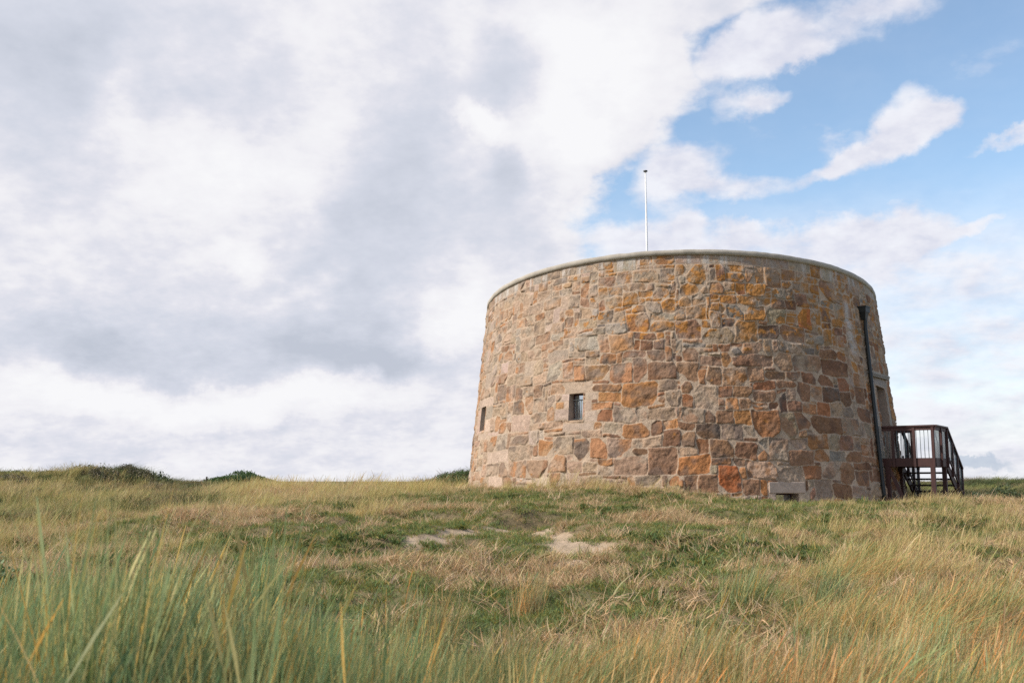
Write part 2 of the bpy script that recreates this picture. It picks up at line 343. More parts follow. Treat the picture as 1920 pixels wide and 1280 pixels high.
# ------------------------------------------------------------------ stone layout of the tower wall
ST = {  # rubble colours, albedo
 'O': (.45, .205, .075), 'O2': (.395, .19, .085), 'R': (.46, .14, .045), 'R2': (.345, .145, .07), 'B': (.275, .15, .088), 'B2': (.315, .185, .115),
 'P': (.47, .33, .24), 'P2': (.41, .29, .205), 'G': (.36, .285, .215), 'G2': (.30, .235, .175), 'GG': (.25, .24, .215), 'W': (.47, .415, .36),
 'D': (.165, .088, .055), 'K': (.12, .095, .08), 'L': (.38, .24, .135), 'S': (.46, .35, .275), 'S2': (.36, .30, .245)}
Z1 = '1085,1130,1250,1245,O2;1260,1125,1450,1250,O2;1475,1105,1560,1240,B2;1580,1095,1830,1245,B;1205,1015,1310,1110,K;760,1095,880,1240,W;1295,855,1490,1000,O2;1430,670,1595,830,O2;1390,1000,1570,1080,B2;1630,985,1755,1080,B2;1810,1010,1920,1080,B;1240,550,1390,620,L;1390,530,1505,610,L;1530,495,1665,560,L;1480,345,1700,405,L;1000,900,1190,1010,W;1620,735,1820,820,B2;645,845,780,940,B2;530,885,640,970,P2;805,925,890,985,O;485,875,520,1000,W;480,995,540,1100,W;930,985,1090,1080,P2;1200,640,1310,725,L;1460,415,1600,490,O2;1260,750,1410,840,W;930,515,1030,660,G;800,495,860,560,L;885,410,970,465,L;1320,1030,1385,1110,O2;1190,870,1290,990,O2;1020,730,1180,800,P2;900,800,1030,900,P;720,1090,755,1150,O2;1580,240,1850,280,L;1840,280,1920,350,L'
Z2 = '45,670,260,820,B2;265,740,540,870,P2;430,1055,640,1195,O2;75,1040,270,1185,B2;320,1055,430,1200,B2;25,920,375,1030,B;535,705,710,850,L;485,565,620,695,GG;625,575,780,670,L;790,585,955,710,G2;1050,570,1140,750,R;915,730,1090,860,B2;730,750,915,830,D;900,860,1100,950,G;620,860,775,960,B2;550,955,850,1075,B;850,950,1000,1080,B2;1000,1000,1225,1100,G2;1245,1020,1450,1140,B;660,1085,800,1170,B2;805,1100,935,1180,B;950,1095,1060,1190,O2;1070,1130,1180,1200,B;1190,1120,1320,1205,B;705,1185,870,1250,R2;880,1190,1025,1260,R2;840,420,950,495,GG;645,385,770,480,L;705,275,775,380,L;775,280,925,400,B2;145,235,300,385,L;95,390,245,465,L;265,395,350,470,L;95,470,215,550,L;430,475,550,570,O2;560,475,695,555,L;705,490,835,560,L;835,500,910,580,B2;940,530,1045,605,D;920,290,1030,355,B2;1220,360,1345,520,B2;1015,380,1085,470,G;1090,380,1135,470,L;1240,520,1320,590,GG;1325,530,1410,655,G;165,570,335,665,L;1250,760,1330,890,L;1165,800,1250,890,GG'
Z3 = '1400,70,1685,250,O;1150,75,1375,150,O2;1220,160,1380,222,O;1140,235,1285,305,O2;1310,265,1510,420,P2;1590,305,1860,415,P2;1380,420,1630,520,O2;1720,490,1920,630,B;1465,520,1720,610,P2;1280,535,1460,680,P;1120,540,1265,705,O2;1010,570,1120,715,K;665,590,775,700,O;830,540,985,680,P2;720,535,815,580,R2;330,95,400,230,K;470,95,550,205,B2;550,85,640,190,G;645,80,710,185,B;470,240,545,345,K;555,195,635,330,O2;640,190,740,305,P2;785,55,845,95,R2;795,100,890,165,O2;455,345,600,490,S;350,420,400,480,O;400,420,455,500,B;590,480,680,590,W;325,515,410,650,W;450,625,620,725,G;240,660,430,780,S;750,695,910,860,O2;910,735,1045,860,P2;580,715,750,870,B2;430,740,575,880,P;345,780,410,890,O2;1330,690,1610,850,P2;1610,630,1840,870,B2;1180,700,1315,770,O;1165,780,1300,880,P2;1495,870,1740,970,G;1780,855,1920,970,O2;1690,160,1730,195,R2;1740,170,1900,295,P2;610,315,750,405,P2;680,405,880,480,P;900,480,1040,555,P2;1040,475,1220,555,P'
Z4 = '70,700,370,860,O;440,810,650,1010,R;330,580,570,730,B;575,585,775,720,B;260,425,460,575,D;465,435,635,570,G;735,310,950,520,R2;570,310,725,430,O;410,300,560,430,B;130,305,315,420,G2;60,165,240,295,O;215,100,430,290,G;405,115,560,165,O2;565,90,745,190,B;755,80,935,150,R2;940,80,1100,165,R2;750,150,945,240,B2;1100,115,1230,240,B2;1230,115,1320,235,O2;1325,120,1475,245,D;1480,165,1580,280,D;505,180,610,300,O2;615,195,780,300,B2;780,245,1040,355,G;1040,245,1165,355,B;1180,250,1300,365,O2;1300,240,1380,355,R2;1385,250,1510,360,P2;980,385,1110,545,G2;1110,365,1245,475,B;1250,365,1480,515,B;1500,370,1640,540,G2;1125,475,1195,555,B2;1195,500,1380,625,O2;1385,530,1455,630,G2;1460,530,1590,650,B2;1265,655,1370,740,O2;1380,640,1530,740,GG;1065,665,1260,770,B2;870,530,1035,740,P2;1035,555,1165,645,G;710,735,940,900,P;940,750,1180,910,G;1185,775,1320,900,R2;1325,750,1465,920,P2;1470,785,1615,940,B2;1620,820,1720,945,B2;780,640,860,720,O2;555,735,705,805,B2;415,730,550,800,K;0,485,130,625,B2;0,855,135,1000,O2;135,855,280,1010,B;285,870,435,1020,B2;650,910,805,1040,B2;620,820,710,890,O2;1280,930,1420,1075,G2;1540,690,1665,775,B2;1670,720,1790,780,B2'
SUR = [(3, 895, 75, 1145, 165), (3, 870, 165, 965, 235), (3, 905, 235, 955, 312), (3, 825, 312, 945, 402), (3, 1070, 150, 1190, 235), (3, 1065, 235, 1125, 312), (3, 1060, 312, 1190, 402), (3, 880, 402, 1135, 475),
       (3, 190, 210, 300, 285), (3, 235, 285, 285, 385), (3, 220, 385, 270, 490), (3, 165, 285, 205, 490), (3, 170, 490, 250, 560),
       (4, 875, 940, 1200, 1030), (4, 860, 1030, 945, 1120), (4, 1135, 1030, 1215, 1125)]
ORG = {1: (860, 440, 4.571), 2: (1250, 440, 4.267), 3: (860, 700, 4.571), 4: (1250, 700, 4.571)}
grid = -np.ones((NR, NC), int); stones = []     # stone: x0,y0,w,h,cat
def place(x0, y0, w, h, cat, force=False):
    x0 = int(x0) % NC; y0 = max(0, int(y0)); h = min(h, NR-y0)
    if w < 1 or h < 1: return False
    xs = [(x0+q) % NC for q in range(w)]
    if (grid[y0:y0+h][:, xs] >= 0).any(): return False
    grid[y0:y0+h, :][:, xs] = len(stones)
    for q in xs: grid[y0:y0+h, q] = len(stones)
    stones.append((x0, y0, w, h, cat)); return True
def place_fit(s0, t0, s1, t1, cat):
    x0, x1 = round(s0/CELL), round(s1/CELL); y0, y1 = round(t0/CELL), round(t1/CELL)
    x1 = max(x1, x0+1); y1 = max(y1, y0+1)
    for (a, b_, c, d_) in ((0, 0, 0, 0), (1, 0, 0, 0), (0, 0, 1, 0), (0, 1, 0, 0), (0, 0, 0, 1), (1, 0, 1, 0), (0, 1, 0, 1), (1, 1, 0, 0), (0, 0, 1, 1), (1, 0, 0, 1), (0, 1, 1, 0), (1, 1, 1, 1)):
        if x1-c-x0-a >= 1 and y1-d_-y0-b_ >= 1 and place(x0+a, y0+b_, x1-c-x0-a, y1-d_-y0-b_, cat): return
def zrect(z, x0, y0, x1, y1):
    ox, oy, sc_ = ORG[z]; ym = (y0+y1)/2; xm = (x0+x1)/2
    sa = cone_hit(ox+x0/sc_, oy+ym/sc_); sb = cone_hit(ox+x1/sc_, oy+ym/sc_); tt = cone_hit(ox+xm/sc_, oy+y0/sc_); tb = cone_hit(ox+xm/sc_, oy+y1/sc_)
    s0 = sa[0]*RS; s1 = sb[0]*RS; t1 = th_z_to_st(*tt)[1]; t0 = th_z_to_st(*tb)[1]
    return s0, t0, s1, t1
for q in SUR: place_fit(*zrect(*q), 'S')
TH_D = R(62.4); SD = TH_D*RS
def zt(z): return (z-ZB)/(float(ztop(TH_D))-ZB)*HV
DZ0, DZ1 = 1.84, 4.02
y = 6
while y*CELL < zt(DZ1)-.05:
    hh = random.choice((3, 4, 4)); hh = min(hh, int(round(zt(DZ1)/CELL))-y)
    if hh < 1: break
    place(round((SD-.5)/CELL)-3, y, 3, hh, 'S2'); place(round((SD+.5)/CELL), y, 3, hh, 'S2'); y += hh
place(round((SD-.8)/CELL), round(zt(DZ1)/CELL), 16, 3, 'S2'); place(round((SD-.8)/CELL), round(zt(DZ1)/CELL)+3, 16, 1, 'S2')
# dressed course right under the coping
x = 0
while x < NC:
    w = min(random.randint(4, 9), NC-x); place(x, NR-3, w, 3, random.choice(['S2', 'S2', 'G', 'P2', 'S2', 'G2', 'O2'] if random.random() < .4 else ['S2', 'G', 'P2'])); x += w
for zi, txt in ((1, Z1), (2, Z2), (3, Z3), (4, Z4)):
    for e in txt.split(';'):
        *c, cat = e.split(','); place_fit(*zrect(zi, *map(float, c)), cat)
print('traced stones', len(stones))
def empty_cells(xs, ys): return all((grid[y_][[q % NC for q in xs]] < 0).all() for y_ in ys if 0 <= y_ < NR)
for it in range(2):
    for q in range(len(stones)):
        x0_, y0_, w_, h_, c_ = stones[q]
        if c_ in ('S', 'S2') and it == 0: continue
        for side in random.sample(range(4), 4):
            x0_, y0_, w_, h_, c_ = stones[q]; xr = range(x0_, x0_+w_); yr = range(y0_, y0_+h_)
            if side == 0 and empty_cells([x0_+w_], yr) and not empty_cells([x0_+w_+1], yr): grid[y0_:y0_+h_, (x0_+w_) % NC] = q; stones[q] = (x0_, y0_, w_+1, h_, c_)
            if side == 1 and empty_cells([x0_-1], yr) and not empty_cells([x0_-2], yr): grid[y0_:y0_+h_, (x0_-1) % NC] = q; stones[q] = ((x0_-1) % NC, y0_, w_+1, h_, c_)
            if side == 2 and y0_+h_ < NR-1 and empty_cells(xr, [y0_+h_]) and not empty_cells(xr, [y0_+h_+1]):
                for xx in xr: grid[y0_+h_, xx % NC] = q
                stones[q] = (x0_, y0_, w_, h_+1, c_)
            if side == 3 and y0_ > 1 and empty_cells(xr, [y0_-1]) and not empty_cells(xr, [y0_-2]):
                for xx in xr: grid[y0_-1, xx % NC] = q
                stones[q] = (x0_, y0_-1, w_, h_+1, c_)
def pick(th, tf):
    r = random.random()
    if tf < .62 and th > -.45: return random.choices(['O', 'O2', 'R2', 'B', 'B2', 'P2', 'G', 'G2', 'GG', 'D', 'K'], [5, 12, 11, 16, 16, 10, 8, 8, 2, 4, 1])[0]
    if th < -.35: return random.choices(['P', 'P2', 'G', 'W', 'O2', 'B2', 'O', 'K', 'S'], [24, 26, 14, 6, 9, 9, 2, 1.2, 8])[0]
    return random.choices(['O2', 'B', 'B2', 'P2', 'G', 'G2', 'GG', 'R2', 'L', 'D'], [8, 10, 18, 16, 13, 12, 4, 4, 12 if th < 1.2 else 3, 3])[0]
for y in range(NR):
    x = 0
    while x < NC:
        if grid[y, x] >= 0: x += 1; continue
        tf = y/NR; th = ((x*CELL/RS + math.pi) % (2*math.pi)) - math.pi
        run = 0
        while run < 14 and x+run < NC and grid[y, x+run] < 0: run += 1
        if tf < .6: w = random.choice((2, 4, 4, 5, 5, 6, 6, 7, 8)); h = random.choice((1, 3, 3, 3, 4, 4, 5, 5))
        else: w = random.choice((2, 3, 4, 4, 5, 5, 6, 7)); h = random.choice((1, 2, 3, 3, 3, 4))
        if w < h-1: w = h-1
        w = min(w, run)
        if run-w == 1: w = run if run < 9 else w-1
        w = max(w, 1)
        while h > 1 and (y+h > NR-0 or (grid[y:y+h, x:x+w] >= 0).any()): h -= 1
        if w == 1: h = min(h, 3)
        place(x, y, w, h, pick(th, tf)); x += w
S = len(stones); print('stones', S)
sx0 = np.array([s_[0] for s_ in stones], float); sy0 = np.array([s_[1] for s_ in stones], float); sw = np.array([s_[2] for s_ in stones], float); sh = np.array([s_[3] for s_ in stones], float)
cats = [s_[4] for s_ in stones]; dressed = np.array([c in ('S', 'S2') for c in cats])
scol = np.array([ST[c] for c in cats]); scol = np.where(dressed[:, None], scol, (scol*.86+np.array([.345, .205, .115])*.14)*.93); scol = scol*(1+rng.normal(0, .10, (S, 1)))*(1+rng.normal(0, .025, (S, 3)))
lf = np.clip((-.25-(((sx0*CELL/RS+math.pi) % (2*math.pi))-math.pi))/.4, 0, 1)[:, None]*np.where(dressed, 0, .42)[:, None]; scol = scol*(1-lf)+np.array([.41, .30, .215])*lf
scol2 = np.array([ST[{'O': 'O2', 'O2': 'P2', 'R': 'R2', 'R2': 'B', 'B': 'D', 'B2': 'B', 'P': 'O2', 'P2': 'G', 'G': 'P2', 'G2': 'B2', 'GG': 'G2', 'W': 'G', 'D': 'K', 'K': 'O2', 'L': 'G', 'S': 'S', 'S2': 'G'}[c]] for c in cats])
cham = (.02+rng.uniform(0, 1, (S, 4))**5*np.minimum(sw, sh)[:, None]*CELL*.60)*np.where(sh > 1, 1, .5)[:, None]; cham[dressed] = 0
bulge = rng.uniform(.008, .030, S); bulge[dressed] = .012; tilt = rng.normal(0, .05, (S, 2)); tilt[dressed] = 0
lich = np.array([c == 'L' for c in cats])

# openings: (theta0, z0, theta1, z1) from their corners in the photograph
def opening(x0, y0, x1, y1):
    a = cone_hit(x0, (y0+y1)/2); b_ = cone_hit(x1, (y0+y1)/2); c = cone_hit((x0+x1)/2, y0); d_ = cone_hit((x0+x1)/2, y1)
    return [a[0], d_[1], b_[0], c[1]]
H_win = opening(1067, 737, 1093.5, 787); H_slit = opening(902, 763, 910, 807); H_vent = opening(1456, 925, 1499, 950)
H_door = [TH_D-.40/wrad(3), DZ0, TH_D+.44/wrad(3), DZ1]
ths = np.concatenate([np.linspace(0, 1.8, 750, endpoint=False), np.linspace(1.8, 2*math.pi-1.6, 400, endpoint=False), np.linspace(2*math.pi-1.6, 2*math.pi, 665, endpoint=False)])
NT_, NZ_ = len(ths), 440
vs = np.arange(NZ_+1)/NZ_
TH, VV = np.meshgrid(ths, vs); ZTOP = ztop(TH); ZZ = ZB+(ZTOP-ZB)*VV
Sg = TH*RS; Tg = VV*HV
holes = []
for H in (H_win, H_slit, H_vent, H_door):
    a, b_ = H[0] % (2*math.pi), H[2] % (2*math.pi)
    i0, i1 = int(np.argmin(abs(ths-a))), int(np.argmin(abs(ths-b_))); zt_ = float(ztop((H[0]+H[2])/2))
    j0, j1 = int(round((H[1]-ZB)/(zt_-ZB)*NZ_)), int(round((H[3]-ZB)/(zt_-ZB)*NZ_)); holes.append((i0, i1, j0, j1))
# joints wander, but stay straight round the dressed openings and the course under the coping
calm = np.ones_like(TH)
for (i0, i1, j0, j1) in holes:
    sc0, sc1, tc0, tc1 = ths[i0]*RS, ths[i1]*RS, j0/NZ_*HV, j1/NZ_*HV
    dx = np.maximum(np.maximum(sc0-Sg, Sg-sc1), 0); dy = np.maximum(np.maximum(tc0-Tg, Tg-tc1), 0); calm = np.minimum(calm, sstep(np.hypot(dx, dy), .25, .8))
calm = np.minimum(calm, sstep(HV-Tg, .30, .75)); calm = calm*.93+.07
ws = ((fbm(Sg*1.5, Tg*1.5, 2, 3)-.5)*.15 + (fbm(Sg*5, Tg*5, 2, 13)-.5)*.07)*calm
wt = ((fbm(Sg*.9+40, Tg*1.5, 2, 23)-.5)*.20 + (fbm(Sg*5+9, Tg*5, 2, 33)-.5)*.06)*calm
Sq = ((Sg+ws)/CELL) % NC; Tq = np.clip((Tg+wt)/CELL, 0, NR-.001)
ID = grid[np.minimum(Tq.astype(int), NR-1), Sq.astype(int) % NC]
lx = ((Sq-sx0[ID]) % NC)*CELL; ly = (Tq-sy0[ID])*CELL; Wd = sw[ID]*CELL; Hd = sh[ID]*CELL
dist = np.minimum(np.minimum(lx, Wd-lx), np.minimum(ly, Hd-ly))
for q, (ax_, ay_) in enumerate(((lx, ly), (Wd-lx, ly), (lx, Hd-ly), (Wd-lx, Hd-ly))):
    dist = np.minimum(dist, (ax_+ay_-cham[ID, q])/1.414)
dist = dist + (fbm(Sg*14, Tg*14, 2, 41)-.5)*.018*calm
GAP = .006; st = sstep(dist, GAP, GAP+.011)
prof = sstep(dist, GAP*.6, GAP+.026)
rough_ = fbm(Sg*6, Tg*6, 5, 51, .6)-.5; rg2 = fbm(Sg*2.2+ID*3.7, Tg*2.2+ID*1.3, 3, 61)-.5
amp = np.where(dressed[ID], .15, 1.0)
disp = prof*(bulge[ID] + amp*(tilt[ID, 0]*(lx-Wd/2) + tilt[ID, 1]*(ly-Hd/2) + rg2*.075 + rough_*.075)) + (1-prof)*(.009+(fbm(Sg*9, Tg*9, 2, 77)-.5)*.006)
for (i0, i1, j0, j1) in holes:
    disp[max(j0-1, 0):j1+2, i0-1:i1+2] = .012
disp[-3:] = np.minimum(disp[-3:], .02); disp[:, :] = disp
# colour
mot = fbm(Sg*3.1+ID*2.3, Tg*3.1+ID*5.1, 4, 81); fine = fbm(Sg*16, Tg*16, 3, 91)
k2 = (sstep(mot, .50, .68)*np.where(dressed[ID], .5, .85))[..., None]
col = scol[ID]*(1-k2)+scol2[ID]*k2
col = col*(1+(fine-.5)[..., None]*.5)
dk = (sstep(fbm(Sg*2.4+ID*7.7, Tg*2.4+ID*1.9, 3, 101), .60, .74)*np.where(dressed[ID], .12, .55))[..., None]
col = col*(1-dk)+np.array([.13, .10, .085])*dk*1.0
THc = (TH+math.pi) % (2*math.pi)-math.pi
# orange lichen, mostly high up on the sunny side and on the stones rather than the joints
lz = sstep(Tg/HV, .55, .80)*sstep(THc, -.75, -.15)*(1-sstep(THc, 1.1, 1.35))
lm = sstep(fbm(Sg*4.6, Tg*6.0, 5, 111, .62) + .10*lz + np.where(lich[ID], .07, 0) - .16*(1-lz), .592, .67)*(.25+.75*st)
lm = (lm*np.where(dressed[ID], .35, 1))[..., None]
lc = np.array([.40, .18, .045])*(1+(fbm(Sg*9, Tg*9, 3, 121)-.5)[..., None]*.7)
col = col*(1-.85*lm)+lc*.85*lm
gz = (sstep(fbm(Sg*1.7+5, Tg*2.6, 3, 131), .50, .66)*.45*sstep(Tg/HV, .35, .9))[..., None]      # grey crust high on the wall
col = col*(1-gz)+np.array([.345, .305, .255])*gz
# lime streaks below the coping and beside the rainwater head
g_th = cone_hit(1598, 650)[0]; wv = .05*np.sin(Tg*2.3)
streak = np.exp(-((THc-g_th)*RS+wv)**2/.16**2)*sstep(Tg/HV, .66, .72)*(1-sstep(Tg/HV, .86, .92))*(.45+.9*fbm(Sg*5, Tg*2, 3, 141))
streak = streak + sstep(fbm(Sg*7, Tg*.6, 3, 151), .56, .70)*sstep(Tg/HV, .93, .985)*.6
streak = np.clip(streak, 0, .75)[..., None]; col = col*(1-streak)+np.array([.56, .53, .50])*streak
mort = np.array([.45, .345, .255])*(1+(fbm(Sg*3, Tg*3, 3, 161)-.5)[..., None]*.5)
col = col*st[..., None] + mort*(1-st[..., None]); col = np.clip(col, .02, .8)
RAD = wrad(ZZ)+disp
VX = CX+RAD*(np.cos(TH)*FV[0]+np.sin(TH)*SV[0]); VY = CY+RAD*(np.cos(TH)*FV[1]+np.sin(TH)*SV[1])
WV = np.stack([VX, VY, ZZ], -1)
jj, ii = np.meshgrid(np.arange(NZ_), np.arange(NT_), indexing='ij'); keep = np.ones(jj.shape, bool)
for (i0, i1, j0, j1) in holes: keep[j0:j1, i0:i1] = False
i2 = (ii+1) % NT_
F = np.stack([jj*NT_+ii, jj*NT_+i2, (jj+1)*NT_+i2, (jj+1)*NT_+ii], -1)[keep]
wm, t, b = principled('rubble_masonry', rough=.92); b.inputs['Specular IOR Level'].default_value = .25
vc = t.n('ShaderNodeAttribute', attribute_name='stone').outputs['Color']; ob = t.n('ShaderNodeTexCoord').outputs['Object']
sp1 = t.noise(ob, 38, 5, .75); sp2 = t.noise(ob, 9, 6, .65)
c_ = t.mix(1.0, vc, t.mix(t.step(sp1, .3, .7), (.72, .70, .68, 1), (1.26, 1.27, 1.28, 1)), 'MULTIPLY')
t.put(c_, b.inputs['Base Color'])
bp = t.n('ShaderNodeBump'); bp.inputs['Strength'].default_value = .9; bp.inputs['Distance'].default_value = .034
t.put(t.m('MULTIPLY_ADD', sp1, .35, sp2), bp.inputs['Height']); t.put(bp.outputs[0], b.inputs['Normal'])

tower = tag(empty('stone_tower', (CX, CY, .9)), 'round squat rubble granite tower with tapering wall and grey coping', 'tower')
def child(o, p=tower):
    o.parent = p; o.matrix_parent_inverse = Matrix.Translation(-Vector(p.location)) if p is tower else Matrix.Identity(4); return o
child(mesh_np('wall', WV.reshape(-1, 3), F, wm, smooth=True, cols={'stone': col.reshape(-1, 3)}))

# coping ring, inner parapet, roof deck
cm = noisy('coping_cement', (.47, .43, .37), (.37, .335, .285), 3.0, .9, .5, .01)
n = 720; th_ = np.arange(n)/n*2*math.pi; zc = ztop(th_)+COPH
wob = (fbm(th_*25, th_*0, 3, 5)-.5)*.022; wob2 = (fbm(th_*31+7, th_*0, 3, 6)-.5)*.02
def ringv(r, z): return np.stack([CX+r*(np.cos(th_)*FV[0]+np.sin(th_)*SV[0]), CY+r*(np.cos(th_)*FV[1]+np.sin(th_)*SV[1]), z], 1)
rings = [ringv(RT-.08, zc-COPH-.004), ringv(RT-.022+wob2, zc-COPH+.012), ringv(RT-.020+wob2, zc-.004+wob), ringv(RT-.026+wob2, zc+wob), ringv(RT-.7, zc+.02), ringv(RT-1.5, zc+wob), ringv(RT-1.5, zc-1.3), ringv(.05, zc*0+6.0)]
V = np.vstack(rings); i, j = np.meshgrid(np.arange(len(rings)-1), np.arange(n), indexing='ij'); j2 = (j+1) % n
F = np.stack([(i*n+j).ravel(), (i*n+j2).ravel(), ((i+1)*n+j2).ravel(), ((i+1)*n+j).ravel()], 1)
nk = (len(rings)-1)*n
child(mesh_np('coping', V[:6*n], F[:5*n], cm, smooth=False))
child(mesh_np('roof', V[5*n:], F[5*n:]-5*n, cm, smooth=False))

# openings: reveals, frames, panes, bars
rev_m = noisy('dressed_granite', (.40, .31, .25), (.33, .26, .21), 10, .9, .5, .006)
frame_m = noisy('maroon_paint', (.075, .018, .022), (.05, .012, .016), 20, .45, .1, .002)
glass_m, t, b = principled('window_glass', (.62, .70, .74), .06, .9)
bar_m = noisy('galvanised_bar', (.36, .40, .40), (.28, .32, .32), 30, .5, .1, .001)
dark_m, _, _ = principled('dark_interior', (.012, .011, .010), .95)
def hole_geo(k, depth, name, parent):
    i0, i1, j0, j1 = holes[k]; thm = (ths[i0]+ths[i1])/2
    nrm = Vector((math.cos(thm)*FV[0]+math.sin(thm)*SV[0], math.cos(thm)*FV[1]+math.sin(thm)*SV[1], 0)); tan = Vector((0, 0, 1)).cross(nrm)
    loop = [(j0, i) for i in range(i0, i1+1)] + [(j, i1) for j in range(j0+1, j1+1)] + [(j1, i) for i in range(i1-1, i0-1, -1)] + [(j, i0) for j in range(j1-1, j0, -1)]
    out = [Vector(WV[j, i]) for (j, i) in loop]; cen = sum(out, Vector())/len(out); ref = cen-nrm*depth
    inn = []
    for p_ in out: inn.append(p_ - nrm*((p_-ref).dot(nrm)))
    n_ = len(out); V_ = [tuple(p_) for p_ in out+inn]; F_ = [(q, (q+1) % n_, n_+(q+1) % n_, n_+q) for q in range(n_)]
    child(mesh_np(name, np.array(V_), np.array(F_), rev_m))
    xs = [(p_-ref).dot(tan) for p_ in inn]; zs = [p_.z for p_ in inn]
    return ref, nrm, tan, min(xs), max(xs), min(zs), max(zs)
UP = Vector((0, 0, 1))
def add_window(k, depth, nb, label):
    ref, nr, tn, x0, x1, z0, z1 = hole_geo(k, depth, 'window_reveal', tower)
    e = .012
    def P_(x, z, o=0): return Vector((ref.x, ref.y, 0)) + tn*x + nr*o + UP*z
    fm = MB(); w = .045
    for xx in (x0+w/2-.004, x1-w/2+.004): fm.box(P_(xx, (z0+z1)/2, .02), tn, nr, UP, w, .05, z1-z0+.01)
    for zz in (z0+w/2+.01, z1-w/2): fm.box(P_((x0+x1)/2, zz, .021), tn, nr, UP, x1-x0, .046, w)
    fr = child(fm.build('window_frame', frame_m, None)); fr['label'] = label
    pm = MB(); pm.box(P_((x0+x1)/2, (z0+z1)/2, .012), tn, nr, UP, x1-x0-.06, .008, z1-z0-.06); pn = pm.build('pane', glass_m); pn.parent = fr; pn.matrix_parent_inverse = fr.matrix_world.inverted()
    fr2 = fr
    if nb:
        top = z0+(z1-z0)*.78
        for q in range(nb):
            bm_ = MB(); xx = x0+(x1-x0)*(q+.6)/(nb+.2); bm_.tube([P_(xx, z0+.02, .09), P_(xx, top, .09)], .0095, 8); bb = bm_.build('window_bar', bar_m, smooth=True); child(bb)
        for zz in (top, z0+.06): bm_ = MB(); bm_.box(P_((x0+x1)/2, zz, .09), tn, nr, UP, x1-x0, .012, .02); child(bm_.build('window_rail', bar_m))
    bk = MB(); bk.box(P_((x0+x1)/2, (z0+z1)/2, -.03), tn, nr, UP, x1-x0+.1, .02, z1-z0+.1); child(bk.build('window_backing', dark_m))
# children of the tower keep their world place
_old = child
def child(o, p=tower):
    o.parent = p; o.matrix_parent_inverse = Matrix.Translation(-Vector(tower.location)); return o
add_window(0, .34, 4, 'deep set barred window with maroon frame'); add_window(1, .30, 0, 'narrow deep window near the left edge'); add_window(2, .45, 0, 'low dark vent window half hidden by grass')
vth = (ths[holes[2][0]]+ths[holes[2][1]])/2; vz = float(ZZ[holes[2][3], holes[2][0]]); vn = (cyl(vth, 1, 1)-cyl(vth, 1, 0)).normalized(); vt = UP.cross(vn)
lm_ = MB(); lm_.box(cyl(vth, vz+.155, -.088), vt, vn, UP, 1.06, .24, .29); child(lm_.build('vent_lintel', noisy('pale_lintel', (.47, .375, .31), (.38, .30, .245), 9, .9, .6, .008), bevel=.01))
ref, nr, tn, x0, x1, z0, z1 = hole_geo(3, .80, 'door_reveal', tower)
def P_(x, z, o=0): return Vector((ref.x, ref.y, 0)) + tn*x + nr*o + UP*z
dm = noisy('weathered_door_boards_shaded', (.09, .085, .07), (.06, .055, .048), 6, .8, .5, .004, stretch=(6, 6, .6))  # weathered boards, colour darkened to carry the shade inside the recess
d_ = MB()
for q in range(6):
    xx = x0+(x1-x0)*(q+.5)/6; d_.box(P_(xx, (z0+z1)/2, .03+.002*(q % 2)), tn, nr, UP, (x1-x0)/6-.008, .04, z1-z0-.02)
d_.box(P_((x0+x1)/2, (z0+z1)/2, 0), tn, nr, UP, x1-x0+.05, .02, z1-z0+.05)
door = child(d_.build('door', dm)); hb = MB(); hb.box(P_(x0+.12, z0+1.0, .075), tn, nr, UP, .03, .04, .16)
hd = hb.build('door_handle', frame_m); hd.parent = door; hd.matrix_parent_inverse = Matrix.Translation(-Vector(tower.location))
hm = MB()   # moulded head over the door
for zz, pr, ww, hh in ((DZ1+.30, .02, 1.6, .05), (DZ1+.36, .035, 1.64, .06)): hm.box(cyl(TH_D, zz, -.10+pr/2), tn, nr, UP, ww, .34+pr, hh)
child(hm.build('door_cornice', noisy('door_stone', (.33, .285, .24), (.27, .235, .2), 8, .9, .4, .006), bevel=.008))

# rainwater head and downpipe, fixed to the wall
pipe_m = noisy('black_iron', (.006, .010, .011), (.010, .015, .017), 18, .5, .2, .002)
pth = cone_hit(1631, 760)[0]; pm = MB()
t0_, t1_ = cone_hit(1612, 584), cone_hit(1614, 610)
pts = [cyl(t0_[0], t0_[1], .13), cyl(t0_[0]+.003, t0_[1]-.3, .12)]
for q in range(12):
    z_ = t0_[1]-.5-(t0_[1]-.5-.45)*q/11; th2 = cone_hit(1613.5+(1651-1613.5)*((t0_[1]-z_)/(t0_[1]-.78)), 585+340*((t0_[1]-z_)/(t0_[1]-.78)))[0]; pts.append(cyl(th2, z_, .10))
pm.tube(pts, .056, 14); pipe = child(pm.build('downpipe', pipe_m, smooth=True))
for q in (3, 6, 9, 12):
    cmb = MB(); d0 = (pts[q]-pts[q-1]).normalized(); cmb.tube([pts[q]-d0*.06, pts[q]+d0*.06], .072, 14); cmb.bar(pts[q], cyl(t0_[0]+.0, pts[q].z, 0)+(pts[q]-cyl(t0_[0], pts[q].z, .10)), .16, .03)
    cc = cmb.build('pipe_collar', pipe_m, bevel=0); cc.parent = pipe; cc.matrix_parent_inverse = Matrix.Translation(-Vector(tower.location))
hp = MB(); c0 = pts[0]; hn = (cyl(t0_[0], 3, 1)-cyl(t0_[0], 3, 0)).normalized(); ht = UP.cross(hn)
def ringbox(zz, a, b2): return [c0+ht*(sx_*a)+hn*(sy_*b2)+UP*zz for sx_, sy_ in ((-1, -1), (1, -1), (1, 1), (-1, 1))]
for zz, a, b2 in ((-.26, .06, .06), (-.05, .125, .10), (-.05, .145, .12), (.10, .15, .125), (.10, .165, .14), (.14, .165, .14)): hp.v += ringbox(zz, a, b2)
